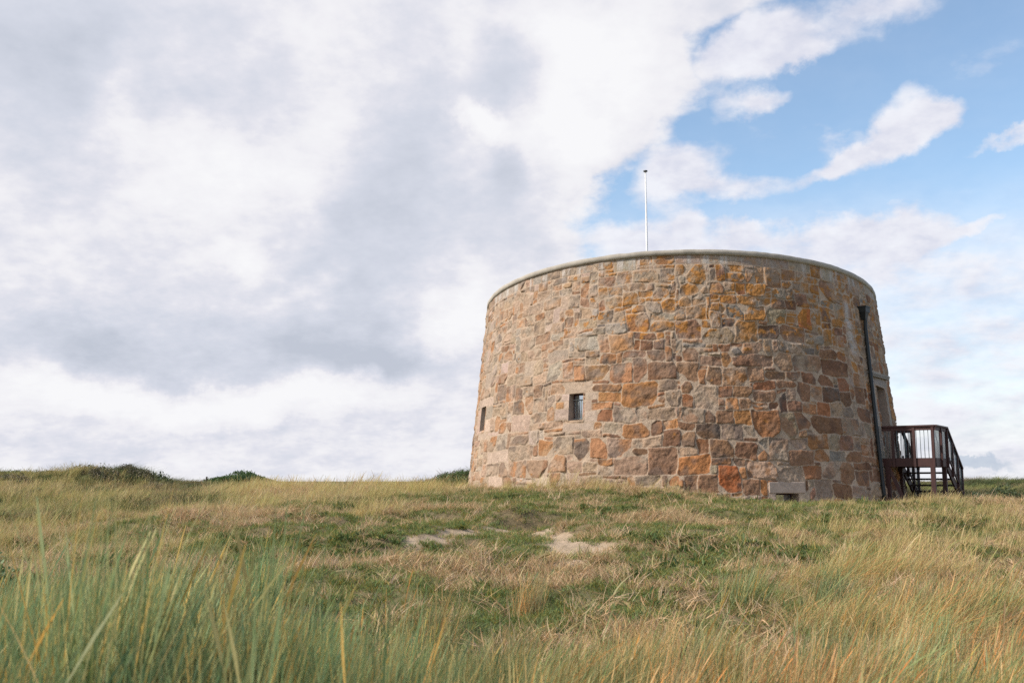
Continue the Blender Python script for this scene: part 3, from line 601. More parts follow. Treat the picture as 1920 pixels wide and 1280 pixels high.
for q in range(5):
    for w in range(4): hp.f.append([q*4+w, q*4+(w+1) % 4, (q+1)*4+(w+1) % 4, (q+1)*4+w])
hp.f.append([0, 3, 2, 1]); hp.f.append([20, 21, 22, 23]); child(hp.build('rainwater_head', pipe_m))

# ------------------------------------------------------------------ flagpole
pole_m = noisy('white_paint', (.78, .78, .78), (.70, .70, .69), 12, .4, .05, .001); cap_m = noisy('dark_cap', (.02, .025, .025), (.03, .03, .03), 9, .5, .1, .001)
pdist = 33.0; dd = pix_dir(1213, 466); px_ = dd.x/dd.y*pdist; dt = pix_dir(1211, 322)
ztp = EYE + dt.z/dt.y*pdist
fp = tag(empty('flagpole', (px_, pdist, 5.9)), 'thin white flagpole without a flag standing on top of the round tower', 'flagpole')
q = MB(); q.tube([(0, 0, 0), (0, 0, 2.5), (0, 0, ztp-5.9)], [.045, .041, .024], 14); q.build('pole', pole_m, fp, smooth=True)
q = MB(); q.tube([(0, 0, ztp-5.9-.012), (0, 0, ztp-5.9+.0), (0, 0, ztp-5.9+.035), (0, 0, ztp-5.9+.05)], [.05, .072, .07, .03], 16); q.build('finial', cap_m, fp)
q = MB(); q.tube([(0, 0, -.12), (0, 0, .02)], .16, 16); q.build('base', cap_m, fp)

# ------------------------------------------------------------------ timber stair and landing
wood = noisy('dark_red_timber', (.062, .021, .018), (.042, .014, .013), 7, .6, .4, .003, stretch=(1, 1, .5))
wood2 = noisy('weathered_tread', (.075, .055, .05), (.05, .036, .033), 7, .75, .5, .004)
rod_m = noisy('grey_green_rod', (.16, .20, .20), (.12, .15, .155), 20, .45, .1, .001, metal=.3)
N3 = Vector((.82, -.57, 0)).normalized(); T3 = UP.cross(N3).normalized()           # outward from the wall / along the wall, away from the camera
C0 = Vector((CX, CY, 0)); DECK = 1.86; R0 = wrad(DECK)-.02
def L3(n_, t_, z): return C0 + N3*(R0+n_) + T3*t_ + UP*z
NL, TF, TB = 1.40, -1.02, .42       # landing: length out from the wall, front and back edges
gz_ = float(terrain(L3(.8, 0, 0).x, L3(.8, 0, 0).y))
stair = tag(empty('timber_staircase', L3(.8, 0, gz_)), 'dark red timber landing and open steps with metal balusters at the tower door', 'staircase')
def sb(o): o.parent = stair; o.matrix_parent_inverse = Matrix.Translation(-Vector(stair.location)); return o
q = MB()
for k_ in range(11):
    n_ = .03+(NL-.06)*(k_+.5)/11; q.box(L3(n_, (TF+TB)/2, DECK-.02), N3, T3, UP, (NL-.06)/11-.008, TB-TF-.04, .038)
sb(q.build('deck', wood2))
for (a, b_) in (((-.05, TF), (NL, TF)), ((NL, TF), (NL, TB)), ((-.05, TB), (NL, TB))):
    q = MB(); q.bar(L3(*a, DECK-.10), L3(*b_, DECK-.10), .05, .24); sb(q.build('fascia_beam', wood))
RH = .93
posts = [(0.28, TF-.045), (.86, TF-.045), (NL-.03, TF-.045), (NL+.045, TF+.62), (NL+.045, TB-.02), (.45, TB+.045), (.0, TB+.045)]
for (n_, t_) in posts:
    q = MB(); q.box(L3(n_, t_, DECK+RH/2-.14), N3, T3, UP, .08, .06, RH+.20); sb(q.build('post', wood, bevel=.006))
supports = [(.10, TF-.03), (NL-.07, TF-.03), (.12, TB-.1), (NL-.05, TB-.1)]
for (n_, t_) in supports:
    P2_ = L3(n_, t_, 0); g = float(terrain(P2_.x, P2_.y))-.2; q = MB(); q.box(L3(n_, t_+.0, (g+DECK-.22)/2), N3, T3, UP, .12, .11, DECK-.22-g); sb(q.build('support_post', wood, bevel=.006))
q = MB(); q.bar(L3(.12, TF, DECK-.25), L3(.5, TF+.1, gz_), .08, .1); sb(q.build('brace', wood))
hand = MB()
for (a, b_) in (((-.02, TF-.03), (NL+.03, TF-.03)), ((NL+.03, TF-.05), (NL+.03, TB+.02)), ((-.02, TB+.03), (.5, TB+.03))):
    hand.bar(L3(*a, DECK+RH), L3(*b_, DECK+RH), .13, .045)
    hand.bar(L3(*a, DECK+RH-.075), L3(*b_, DECK+RH-.075), .04, .10)
sb(hand.build('handrail', wood))
def rods(a, b_, za, zb, n):
    for k_ in range(n):
        u = (k_+.5)/n; n_ = a[0]+(b_[0]-a[0])*u; t_ = a[1]+(b_[1]-a[1])*u; z0_ = za[0]+(za[1]-za[0])*u; z1_ = zb[0]+(zb[1]-zb[0])*u
        q = MB(); q.tube([L3(n_, t_, z0_), L3(n_, t_, z1_)], .009, 6); sb(q.build('baluster', rod_m, smooth=True))
rods((0, TF), (NL, TF), (DECK, DECK), (DECK+RH-.1,)*2, 13); rods((NL, TF), (NL, TB), (DECK, DECK), (DECK+RH-.1,)*2, 14); rods((0, TB), (.45, TB), (DECK, DECK), (DECK+RH-.1,)*2, 4)
# steps run down away from the camera
NS = 6; RUN = .30; g_end = float(terrain(L3(.9, TB+2.2, 0).x, L3(.9, TB+2.2, 0).y)); rise = (DECK-g_end)/(NS+.5)
S0, S1 = .12, NL
for k_ in range(NS):
    q = MB(); q.box(L3((S0+S1)/2, TB+RUN*(k_+.6), DECK-rise*(k_+1)-.02), N3, T3, UP, S1-S0-.06, .27, .055); sb(q.build('tread', wood2, bevel=.004))
for n_ in (S0, S1):
    q = MB(); q.bar(L3(n_, TB, DECK-.16), L3(n_, TB+RUN*(NS+.4), g_end-.05), .05, .24); sb(q.build('stringer', wood))
    e_t = TB+RUN*(NS+.2); zt_b = g_end+.88
    for u in (.33, .68, 1.0):
        t_ = TB+(e_t-TB)*u; z_ = DECK+(g_end-DECK)*u; q = MB(); q.box(L3(n_+.05, t_, z_+.42), N3, T3, UP, .08, .08, 1.05); sb(q.build('stair_post', wood, bevel=.006))
    q = MB(); q.bar(L3(n_+.05, TB, DECK+RH), L3(n_+.05, e_t+.06, g_end+RH+.02), .09, .06); q.bar(L3(n_+.05, TB, DECK+.10), L3(n_+.05, e_t, g_end+.14), .04, .06); sb(q.build('stair_rail', wood))
    rods((n_+.05, TB+.1), (n_+.05, e_t), (DECK+.06, g_end+.12), (DECK+RH-.04, g_end+RH-.04), 14)

# ------------------------------------------------------------------ fence posts on the dune
def fence_post(px, pytop, dist_, h, label, cat='post'):
    x, y = hit_xy(px, dist_); z = float(terrain(x, y)); d = pix_dir(px, pytop); zt2 = EYE+d.z/math.hypot(d.x, d.y)*dist_
    q = MB(); q.tube([(x, y, z-.2), (x+.01, y, zt2-.03), (x+.01, y, zt2)], [.06, .055, .04], 8)
    return tag(q.build('wooden_post', noisy('grey_post_wood', (.10, .085, .07), (.07, .06, .05), 9, .9, .4, .005)), label, cat)
fence_post(387, 893, 62, .5, 'lone dark wooden post on the skyline left of the green mound')

# ------------------------------------------------------------------ grass, as instanced tufts
def leaf_mat(name, trans=.32, rough=.6):
    m = bpy.data.materials.new(name); m.use_nodes = True; t = NT(m.node_tree); m.node_tree.nodes.clear()
    a = t.n('ShaderNodeAttribute', attribute_name='col', attribute_type='INSTANCER').outputs['Color']
    b_ = t.n('ShaderNodeAttribute', attribute_name='bl').outputs['Color']; c = t.mix(1.0, a, b_, 'MULTIPLY')
    df = t.n('ShaderNodeBsdfPrincipled'); t.put(c, df.inputs['Base Color']); df.inputs['Roughness'].default_value = rough; df.inputs['Specular IOR Level'].default_value = .25
    tr = t.n('ShaderNodeBsdfTranslucent'); t.put(c, tr.inputs[0]); mx_ = t.n('ShaderNodeMixShader'); mx_.inputs[0].default_value = trans
    t.put(df.outputs[0], mx_.inputs[1]); t.put(tr.outputs[0], mx_.inputs[2]); o = t.n('ShaderNodeOutputMaterial'); t.put(mx_.outputs[0], o.inputs[0]); return m
gmat = leaf_mat('grass_blade')
def blades(n, spread, hmin, hmax, width, lean, leanr, curl, seed, segs=4, seed_heads=0.0, huecol=None, flat=0.0, leafy=False):
    """a tuft one unit high; returns V, F(quads), C"""
    g = np.random.default_rng(seed); Vs = []; Fs = []; Cs = []; nb = 0
    for k_ in range(n):
        a = g.uniform(0, 2*math.pi); r_ = spread*math.sqrt(g.uniform()); bx, by = r_*math.cos(a), r_*math.sin(a)
        h = g.uniform(hmin, hmax); dx = lean+g.normal(0, leanr); dy = g.normal(0, leanr*.8)
        if flat: ang_ = g.uniform(0, 2*math.pi); dx += flat*math.cos(ang_)*g.uniform(.4, 1); dy += flat*math.sin(ang_)*g.uniform(.4, 1)
        cx_, cy_ = curl*g.normal(.6, .6), curl*g.normal(0, .6); fa = g.uniform(0, math.pi); wx, wy = math.cos(fa), math.sin(fa)
        wd = width*g.uniform(.6, 1.3); head = g.uniform() < seed_heads
        bc = np.array(huecol[g.integers(len(huecol))]) * g.uniform(.75, 1.25)
        if head: h *= 1.12; wd *= .7
        for s_ in range(segs+1):
            u = s_/segs; z_ = h*(u - .25*(abs(dx)+abs(cx_))*u*u*.6); x_ = bx+h*(dx*u+cx_*u*u); y_ = by+h*(dy*u+cy_*u*u)
            w_ = wd*(1-u**1.6)*.5 + wd*.06
            if leafy: w_ = wd*.5*math.sin(math.pi*min(max(u, .06), .96))
            if head: w_ = wd*.5*(1 if u < .7 else 2.6*math.sin(math.pi*min(1, max(.08, (1-u)/.3*.9))))
            Vs += [(x_-wx*w_, y_-wy*w_, z_), (x_+wx*w_, y_+wy*w_, z_)]; Cs += [bc]*2
            if s_: b0 = nb+2*(s_-1); Fs.append((b0, b0+1, b0+3, b0+2))
        nb += 2*(segs+1)
    return np.array(Vs), np.array(Fs), np.array(Cs)
straw = [(1.0, 1.0, 1.0), (1.15, 1.0, .85), (.9, .95, .8), (.8, .95, .7), (1.2, 1.1, 1.05), (.75, .65, .5)]
greenv = [(1, 1, 1), (.8, 1.0, .9), (1.1, 1.05, .8), (1.25, 1.1, .7), (.75, .85, .75), (1.9, 1.15, .8)]
clv = [(1, 1, 1), (.85, .95, .9), (.55, .7, .6), (1.3, 1.15, 1.0), (.95, 1.05, 1.15), (2.3, 1.25, .75), (.7, .85, .8), (1.8, 1.35, 1.2), (1.05, .95, .8)]
mixv = [(.45, .7, .45), (1.4, 1.35, 1.25), (1, 1, 1), (.8, .95, .8), (1.2, 1.1, .9), (.65, 1.0, .75), (.6, .95, .65), (1.35, 1.1, .85), (1.1, .8, .5)]
def proto_set(name, specs):
    c = bpy.data.collections.new(name)
    for q, kw in enumerate(specs):
        Vp, Fp, Cp = blades(**kw); o = mesh_np(name+'_blades', Vp, Fp, gmat, smooth=True, cols={'bl': Cp}, linkit=False); c.objects.link(o)
    return c
PS = {
 'clump': proto_set('marram_clump', [dict(n=52, spread=.16, hmin=.45, hmax=1.0, width=.0074, lean=.02, leanr=.17, curl=.12, seed=300+s_, segs=7, seed_heads=.03, huecol=clv) for s_ in range(6)]),
 'near': proto_set('near_tuft', [dict(n=26, spread=.2, hmin=.35, hmax=1.0, width=.0085, lean=.08, leanr=.34, curl=.25, seed=s_, segs=7, seed_heads=.06, huecol=mixv) for s_ in range(7)]),
 'fine': proto_set('fine_tuft', [dict(n=34, spread=.24, hmin=.35, hmax=1.0, width=.0065, lean=.16, leanr=.28, curl=.25, seed=20+s_, segs=5, seed_heads=.10, huecol=mixv) for s_ in range(5)]),
 'tall': proto_set('tall_tuft', [dict(n=30, spread=.32, hmin=.4, hmax=1.0, width=.013, lean=.30, leanr=.26, curl=.25, seed=40+s_, segs=4, seed_heads=.12, huecol=straw) for s_ in range(6)]),
 'turf': proto_set('turf_tuft', [dict(n=42, spread=1.3, hmin=.35, hmax=1.0, width=.10, lean=.25, leanr=.55, curl=.5, seed=60+s_, segs=3, huecol=greenv) for s_ in range(5)]),
 'mat': proto_set('mat_tuft', [dict(n=40, spread=1.0, hmin=.4, hmax=1.0, width=.055, lean=.5, leanr=.6, curl=.6, seed=80+s_, segs=4, huecol=straw, flat=1.1) for s_ in range(5)]),
 'herb': proto_set('herb_tuft', [dict(n=40, spread=.9, hmin=.3, hmax=.9, width=.22, lean=.1, leanr=.6, curl=.5, seed=90+s_, segs=3, huecol=greenv, flat=.7, leafy=True) for s_ in range(4)])}
def scatter(name, kind, P, scl, colr, label, cat, rotz=None, sxy=None, tilt_=.12, wind=0.0):
    n = len(P); me = bpy.data.meshes.new(name); me.vertices.add(n); me.vertices.foreach_set('co', np.asarray(P, np.float32).ravel())
    rot = np.zeros((n, 3), np.float32); rot[:, 0] = rng.normal(0, tilt_, n); rot[:, 1] = rng.normal(0, tilt_, n)+wind
    rot[:, 2] = rng.normal(0, .55, n) if rotz is None else rotz
    s3 = np.repeat(np.asarray(scl, np.float32)[:, None], 3, 1)
    if sxy is not None: s3[:, :2] = np.asarray(sxy, np.float32)[:, None]
    for nm, ty, ar in (('rot', 'FLOAT_VECTOR', rot), ('scl', 'FLOAT_VECTOR', s3)):
        at = me.attributes.new(nm, ty, 'POINT'); at.data.foreach_set('vector', ar.astype(np.float32).ravel())
    at = me.attributes.new('col', 'FLOAT_COLOR', 'POINT'); c4 = np.ones((n, 4), np.float32); c4[:, :3] = colr; at.data.foreach_set('color', c4.ravel())
    at = me.attributes.new('idx', 'INT', 'POINT'); at.data.foreach_set('value', rng.integers(0, 1000, n).astype(np.int32))
    o = link(bpy.data.objects.new(name, me)); ng = bpy.data.node_groups.new(name+'_scatter', 'GeometryNodeTree')
    ng.interface.new_socket('Geometry', in_out='INPUT', socket_type='NodeSocketGeometry'); ng.interface.new_socket('Geometry', in_out='OUTPUT', socket_type='NodeSocketGeometry')
    N = ng.nodes; Lk = ng.links; gi = N.new('NodeGroupInput'); go = N.new('NodeGroupOutput'); ip = N.new('GeometryNodeInstanceOnPoints')
    ci = N.new('GeometryNodeCollectionInfo'); ci.inputs['Collection'].default_value = PS[kind]; ci.inputs['Separate Children'].default_value = True; ci.inputs['Reset Children'].default_value = True
    def att(nm, ty):
        x_ = N.new('GeometryNodeInputNamedAttribute'); x_.data_type = ty; x_.inputs['Name'].default_value = nm; return [s_ for s_ in x_.outputs if s_.enabled and s_.name == 'Attribute'][0]
    Lk.new(gi.outputs[0], ip.inputs['Points']); Lk.new(ci.outputs[0], ip.inputs['Instance']); ip.inputs['Pick Instance'].default_value = True
    Lk.new(att('idx', 'INT'), ip.inputs['Instance Index']); Lk.new(att('rot', 'FLOAT_VECTOR'), ip.inputs['Rotation']); Lk.new(att('scl', 'FLOAT_VECTOR'), ip.inputs['Scale'])
    Lk.new(ip.outputs[0], go.inputs[0]); md = o.modifiers.new('scatter', 'NODES'); md.node_group = ng
    return tag(o, label, cat, kind='stuff')

def sample(dens, d0, d1, a0=-.60, a1=.60):
    n = int(dens*.5*(a1-a0)*(d1*d1-d0*d0)); d = np.sqrt(rng.uniform(d0*d0, d1*d1, n)); a = rng.uniform(a0, a1, n); return d*np.sin(a), d*np.cos(a), d, 960+FPX*np.tan(a)
def clear(x, y, m=.06):   # not inside the tower or under the landing
    r_ = np.hypot(x-CX, y-CY); ok = r_ > wrad(.9)+m
    qx, qy = x-C0.x, y-C0.y; n_ = qx*N3.x+qy*N3.y-R0; t_ = qx*T3.x+qy*T3.y
    return ok & ~((n_ > -.2) & (n_ < NL-.1) & (t_ > TF+.15) & (t_ < TB+2.0))
def P3(x, y, dz=-.015): return np.stack([x, y, terrain(x, y)+dz], 1)
G1 = lambda x, y: fbm(x*.42+3, y*.42, 4, 171)      # green/dry patches
G2 = lambda x, y: fbm(x*1.3+8, y*1.3, 3, 181)
C_str = np.array([.57, .43, .235]); C_str2 = np.array([.55, .41, .24]); C_pink = np.array([.60, .455, .32]); C_yel = np.array([.53, .44, .215])
C_mar = np.array([.155, .225, .115]); C_grn = np.array([.175, .225, .085]); C_dgr = np.array([.085, .13, .05]); C_olv = np.array([.31, .32, .125])
def mixc(a, b, k_): k_ = np.asarray(k_)[:, None]; return a*(1-k_)+b*k_
# the tall-grass height field (metres) over the field
def tallness(x, y, d, px):
    cl_ = fbm(x*.7+5, y*.7, 3, 221); right = sstep(px+(cl_-.5)*900, 1380, 1700)*sstep(d, 5, 9)*(.45+.55*sstep(cl_, .35, .6))
    left = (1-sstep(px, 560+d*6, 800+d*6))*sstep(d, 17, 21)*(1-sstep(d, 36, 44))*(1-sstep(d, 22, 27)*(1-sstep(px, 300, 420)))
    leftedge = (1-sstep(px, 150, 620))*sstep(d, 9, 15)*.9
    near = 1-sstep(d+(cl_-.5)*5, 4.6, 8.5)
    nl = (1-sstep(px, 300, 700))*(1-sstep(d, 9, 12))
    r_ = np.hypot(x-CX, y-CY)-wrad(1.); th = np.arctan2((x-CX)*SV[0]+(y-CY)*SV[1], (x-CX)*FV[0]+(y-CY)*FV[1])
    fr_ = np.exp(-(r_/1.4)**2)*sstep(-th, -.30, -.05); fr3 = np.exp(-(r_/.55)**2)*sstep(fbm(x*1.5, y*1.5, 2, 281), .42, .58)*.8; fr2 = np.exp(-(r_/.7)**2)*sstep(th, .9, 1.15)*.9
    behind = sstep(d, 36, 38)*(px > 1600)*.8 + sstep(d, 30, 33)*(px > 1800)
    return np.clip(np.maximum.reduce([right, left, leftedge, near, nl, fr_, fr2, fr3, behind]), 0, 1)

def low(x, y):   # the trodden ground in front of the vent, where the grass stays short
    return 1-.72*gauss(x, y, vent_xy.x-.6, vent_xy.y-2.0, 2.6, 3.2)
# 1. near grass, 1.1 .. 6 m: a straw and green under layer, then separate tall marram clumps
x, y, d, px = sample(120, 1.15, 6.0, -.75, .75); tl = tallness(x, y, d, px)
gl = np.clip((1-sstep(px, 350, 760))*.5 + (G1(x, y)-.45)*3.5, 0, 1); k_ = rng.uniform(size=len(x)) < tl*(.22+.78*sstep(fbm(x*2.2, y*2.2, 2, 241), .38, .60))
lefth = (1-sstep(px, 430, 900)); hgt = (.36+.06*lefth+.30*(G2(x, y)-.5)*2)*rng.uniform(.5, 1.2, len(x))
k_ &= (d > 1.9) | (rng.uniform(size=len(x)) < .35); c = mixc(C_str, C_mar, gl*rng.uniform(.2, 1.0, len(x)))
c = np.where((rng.uniform(size=len(x)) < .07)[:, None], np.array([.50, .25, .07]), c)*rng.uniform(.6, 1.2, (len(x), 1))
scatter('mixed_grass', 'near', P3(x, y)[k_], hgt[k_], c[k_], 'tangled straw and green grass covering the near foreground', 'grass', sxy=np.maximum(hgt*1.1, .35)[k_], tilt_=.25, wind=(.02+.28*sstep(px, 500, 1500))[k_])
cx_ = []; 
x, y, d, px = sample(4.2, 1.7, 9.5, -.72, .72)
pw = .95*(1-sstep(px, 330, 640)) + .40*np.exp(-((px-1190)/150.)**2)*(d < 6) + .34*np.exp(-((px-760)/220.)**2)*(d < 5) + .46*(d < 6) + .14 + .25*sstep(px, 1400, 1600)
k_ = rng.uniform(size=len(x)) < pw; x, y, d, px = x[k_], y[k_], d[k_], px[k_]
reps = 7; xx = np.repeat(x, reps)+rng.normal(0, .09, len(x)*reps); yy = np.repeat(y, reps)+rng.normal(0, .09, len(x)*reps); pp = np.repeat(px, reps); dd_ = np.hypot(xx, yy)
lh = 1-sstep(pp, 350, 700); hh = (.60+.24*lh*(1-.35*sstep(dd_, 4, 8)))*np.repeat(rng.uniform(.65, 1.15, len(x)), reps)*rng.uniform(.75, 1.05, len(xx))
cg = np.repeat(rng.uniform(size=len(x)), reps); c = mixc(C_mar*1.7, np.array([.40, .40, .18]), np.clip(cg*1.0-.1, 0, 1)); c = mixc(c, C_str*.92, np.clip((np.repeat(rng.uniform(size=len(x)), reps)-.40)*2.2*sstep(pp, 450, 1300), 0, 1))*np.repeat(rng.uniform(.65, 1.15, len(x)), reps)[:, None]
scatter('marram_grass', 'clump', P3(xx, yy), hh, c, 'tall blue green marram clumps standing in the near foreground', 'grass', tilt_=.10, wind=.04+.26*sstep(pp, 600, 1500), rotz=rng.uniform(-.9, .9, len(xx)))
# 2. mid blades 5 .. 12
x, y, d, px = sample(95, 4.6, 12.5, -.62, .62); tl = tallness(x, y, d, px); k_ = (rng.uniform(size=len(x)) < tl**1.3*(.25+.75*sstep(fbm(x*2.0+4, y*2.0, 2, 251), .40, .60))) & clear(x, y)
gl = np.clip((1-sstep(px, 300, 640))*.55 + (G1(x, y)-.5)*3.0, 0, 1); hgt = (.44+.35*(G2(x, y)-.5)*2)*rng.uniform(.5, 1.15, len(x))*(.45+.55*tl)
c = mixc(C_str, C_mar*1.15, gl*rng.uniform(.3, 1, len(x)))
scatter('dune_grass', 'fine', P3(x, y)[k_], hgt[k_], c[k_], 'wind blown straw and green dune grass in the middle foreground', 'grass', tilt_=.2, wind=(.05+.28*sstep(px, 700, 1500))[k_])
# 3. far tall straw 12 .. 45
x, y, d, px = sample(26, 12, 46, -.60, .60); tl = tallness(x, y, d, px); k_ = (rng.uniform(size=len(x)) < tl**1.5*(.3+.7*sstep(fbm(x*1.3+4, y*1.3, 2, 261), .38, .58))) & clear(x, y)
gl = np.clip((G1(x, y)-.5)*3.2, 0, 1); hgt = (.38+.26*(G2(x, y)-.5)*2+.10*sstep(d, 26, 30)*(px < 900)+.18*np.exp(-((px-1080)/70.)**2)*(d > 22))*rng.uniform(.55, 1.15, len(x))*(.4+.6*tl)*low(x, y)*(1-.45*(px > 1780)*(d > 26))
c = mixc(C_yel*1.12, C_olv, gl*rng.uniform(.2, 1, len(x))); c = mixc(c, C_pink, sstep(G2(x+50, y), .5, .65)*.6); c = mixc(c, C_str, sstep(px, 1300, 1600)*.55)
scatter('straw_grass', 'tall', P3(x, y)[k_], hgt[k_], c[k_], 'golden wind blown straw grass around the tower and along the skyline', 'grass')
# 4. short turf and dry mat in the open middle, 6 .. 34
x, y, d, px = sample(85, 5.5, 34, -.60, .60); sm_ = sandmask(x, y); k_ = (rng.uniform(size=len(x)) > sm_*1.15) & clear(x, y, .0) & ~((px < 400) & (d > 25+2*rng.normal(size=len(x))))
g_ = sstep(G1(x, y)*.5+G2(x, y)*.3+fbm(x*4, y*4, 2, 231)*.2, .42, .52); hgt = .055+.055*rng.uniform(size=len(x))
isg = rng.uniform(size=len(x)) < (.25+.68*g_); c = mixc(C_grn, C_olv*.95, rng.uniform(size=len(x))*.9*(1-g_*.6))
kk = k_ & isg; scatter('short_turf', 'turf', P3(x, y)[kk], hgt[kk], c[kk], 'short green turf in patches across the open ground', 'turf', rotz=rng.uniform(0, 6.28, kk.sum()), tilt_=.25)
kk = k_ & ~isg; hgt2 = hgt*rng.uniform(1.2, 2.4, len(x))*low(x, y); c = mixc(C_pink, C_str2, rng.uniform(size=len(x)))
scatter('dry_grass', 'mat', P3(x, y)[kk], hgt2[kk], c[kk], 'flattened dry pinkish grass lying between the green turf', 'grass', rotz=rng.uniform(0, 6.28, kk.sum()), tilt_=.25)
# 5. darker herbs in hollows
x, y, d, px = sample(26, 7, 34, -.58, .58); sm_ = sandmask(x, y); hm_ = sstep(fbm(x*.8+20, y*.8, 3, 191), .55, .66); k_ = (rng.uniform(size=len(x)) < hm_) & (sm_ < .2) & clear(x, y)
for (hx, hy, sx_, sy_, dp) in holes_xy[3:]: pass
c = mixc(C_grn*.95, C_dgr, rng.uniform(size=len(x))); hgt = .07+.07*rng.uniform(size=len(x))
scatter('green_herbs', 'herb', P3(x, y)[k_], hgt[k_], c[k_], 'low dark green herbs growing in patches through the turf', 'herbs', rotz=rng.uniform(0, 6.28, k_.sum()), tilt_=.3)
# 6. far dunes
x, y, d, px = sample(11, 23, 75, -.56, .56); k_ = ((d > 36) & ((px < 900) | (px > 1600)) | (px < 420)) & clear(x, y); hgt = rng.uniform(.14, .36, len(x))*(.6+.8*fbm(x*1.1, y*1.1, 2, 271))
dn = fbm(x*.3, y*.3, 4, 201); c = mixc(np.array([.23, .18, .115]), C_olv*.9, sstep(dn, .42, .6)); c = mixc(c, C_dgr*.8, sstep(fbm(x*.7+9, y*.7, 3, 211), .50, .62)*.85)
scatter('dune_vegetation', 'tall', P3(x, y)[k_], hgt[k_], c[k_], 'brown and olive rough vegetation covering the distant dunes', 'vegetation', sxy=rng.uniform(.7, 1.3, k_.sum()))

# ------------------------------------------------------------------ bushes
def foliage_mat(name, c1, c2):
    m = bpy.data.materials.new(name); m.use_nodes = True; t = NT(m.node_tree); m.node_tree.nodes.clear()
    b_ = t.n('ShaderNodeAttribute', attribute_name='bl').outputs['Fac']; c = t.mix(b_, (*c1, 1), (*c2, 1))
    df = t.n('ShaderNodeBsdfPrincipled'); t.put(c, df.inputs['Base Color']); df.inputs['Roughness'].default_value = .6
    tr = t.n('ShaderNodeBsdfTranslucent'); t.put(c, tr.inputs[0]); mx_ = t.n('ShaderNodeMixShader'); mx_.inputs[0].default_value = .2
    t.put(df.outputs[0], mx_.inputs[1]); t.put(tr.outputs[0], mx_.inputs[2]); o = t.n('ShaderNodeOutputMaterial'); t.put(mx_.outputs[0], o.inputs[0]); return m
fol_dark = foliage_mat('dark_foliage', (.035, .06, .025), (.10, .13, .05)); fol_mid = foliage_mat('mid_foliage', (.04, .085, .025), (.11, .17, .05)); fol_heath = foliage_mat('heath_foliage', (.09, .085, .045), (.22, .185, .11)); fol_fern = foliage_mat('fern_foliage', (.05, .11, .035), (.22, .30, .14))
def bush(name, px, dist_, w, dp, h, n, leaf, mat, label, zoff=0.0, cat='bush'):
    x0_, y0_ = hit_xy(px, dist_); n_l = 12; g = np.random.default_rng(int(px*7+dist_)+500)
    L_ = [(g.uniform(-.75, .75)*w, g.uniform(-.7, .7)*dp, g.uniform(.35, .95)) for _ in range(n_l)]; Vs = []; Cs = []
    q = g.integers(0, n_l, n); lob = np.array(L_)[q]; u = g.normal(size=(n, 3)); u /= np.linalg.norm(u, axis=1)[:, None]; u[:, 2] = np.abs(u[:, 2])
    rr_ = (g.uniform(.45, 1.0, n)+.35*g.uniform(size=n)**6)[:, None]; env = np.sqrt(np.clip(1-(lob[:, 0]/w)**2, .05, 1))
    c = np.stack([lob[:, 0], lob[:, 1], 0*lob[:, 0]], 1) + u*rr_*np.stack([np.full(n, w*.42), np.full(n, dp*.45), h*env*lob[:, 2]], 1)
    X_, Y_ = x0_+c[:, 0], y0_+c[:, 1]; c = np.stack([X_, Y_, terrain(X_, Y_)+c[:, 2]+zoff], 1)
    a = g.normal(size=(n, 3)); a /= np.linalg.norm(a, axis=1)[:, None]; b_ = np.cross(a, g.normal(size=(n, 3))); b_ /= np.linalg.norm(b_, axis=1)[:, None]
    sz = leaf*g.uniform(.6, 1.3, n)[:, None]; Vv = np.stack([c-a*sz, c+b_*sz*.5, c+a*sz, c-b_*sz*.5], 1).reshape(-1, 3); Ff = np.arange(4*n).reshape(n, 4)
    cc = np.repeat(g.uniform(size=n), 4)[:, None]*np.ones((1, 3))
    o = mesh_np(name, Vv-[x0_, y0_, 0], Ff, mat, cols={'bl': cc}); o.location = (x0_, y0_, 0)
    return tag(o, label, cat, group={'heath_bush': 'brown heath bushes on the dunes', 'dark_bush': 'green bushes along the dune skyline'}.get(name))
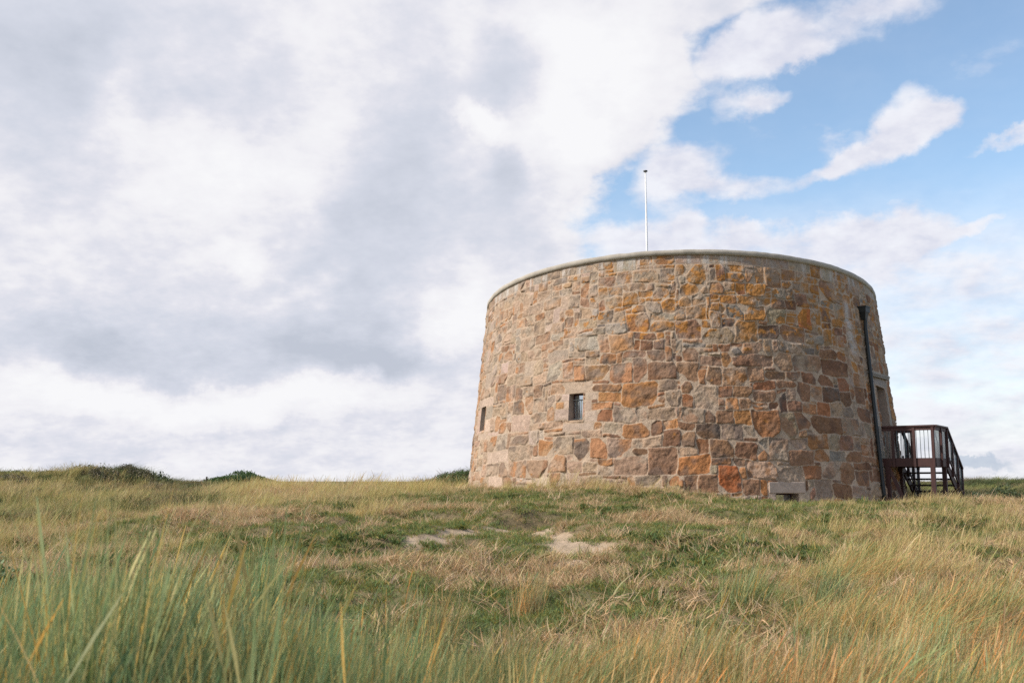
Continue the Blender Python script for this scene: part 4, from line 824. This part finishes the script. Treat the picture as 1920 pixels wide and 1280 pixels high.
bush('dark_bush', 862, 40, 1.5, 1.6, .36, 6000, .045, fol_mid, 'green bush on the slope behind the left foot of the tower')
bush('bramble_bush', 1850, 31, .85, .7, .62, 5000, .04, fol_dark, 'dark green bramble bush low in the grass right of the staircase')
bush('dark_bush', 325, 46, 1.3, 1.2, .55, 5000, .05, fol_dark, 'dark green thicket on the right end of the brown dune')
bush('heath_bush', 262, 46, 1.1, 1.0, .32, 4000, .045, fol_heath, 'brown bushy top on the peak of the left dune')
bush('heath_bush', 185, 45, 1.0, 1.0, .45, 4000, .045, fol_heath, 'brown heath bush on the dune left of its peak')
bush('dark_bush', 90, 40, .35, .4, .3, 900, .04, fol_dark, 'small dark bush on the lower left dune slope')
bush('dark_bush', 228, 39, .5, .4, .3, 1200, .04, fol_dark, 'small dark bush low on the middle of the left dune')
bush('green_bush', 445, 90, 2.8, 2.0, .55, 5000, .09, fol_mid, 'bright green scrub on the far mound at the skyline')
bush('green_hedge', 30, 118, 5.5, 3, .7, 7000, .12, fol_mid, 'far green hedge line at the left edge of the skyline', cat='hedge')
bush('leafy_plant', -10, 11.0, .30, .3, .55, 1300, .03, fol_fern, 'pale green leafy plant at the left edge of the field', cat='plant')
for q, (p_, dd_, w_, h_, lab) in enumerate(((150, 47, .7, .35, 'ragged heath bush near the top of the left dune'), (30, 44, .9, .35, 'low heath bush on the far left dune slope'), (292, 43, .6, .35, 'brown heath bush under the dark thicket on the dune'), (372, 58, .9, .3, 'low brown heath bush by the lone wooden post'), (350, 54, .7, .35, 'small heath bush in the dip between dune and post'))):
    bush('heath_bush', p_, dd_, w_, w_*.8, h_, 2500, .04, fol_heath, lab)
for q, (p_, dd_, w_, h_, lab) in enumerate(((180, 36, .5, .22, 'small dark bush in the middle of the left dune face'), (415, 62, .8, .35, 'dark low bush right of the wooden post'), (345, 50, .5, .3, 'small dark bush at the dark thicket end of the dune'), (60, 35, .35, .25, 'little dark bush low at the far left of the dune face'))):
    bush('dark_bush', p_, dd_, w_, w_*.7, h_, 1800, .04, fol_dark, lab)
print('script done')
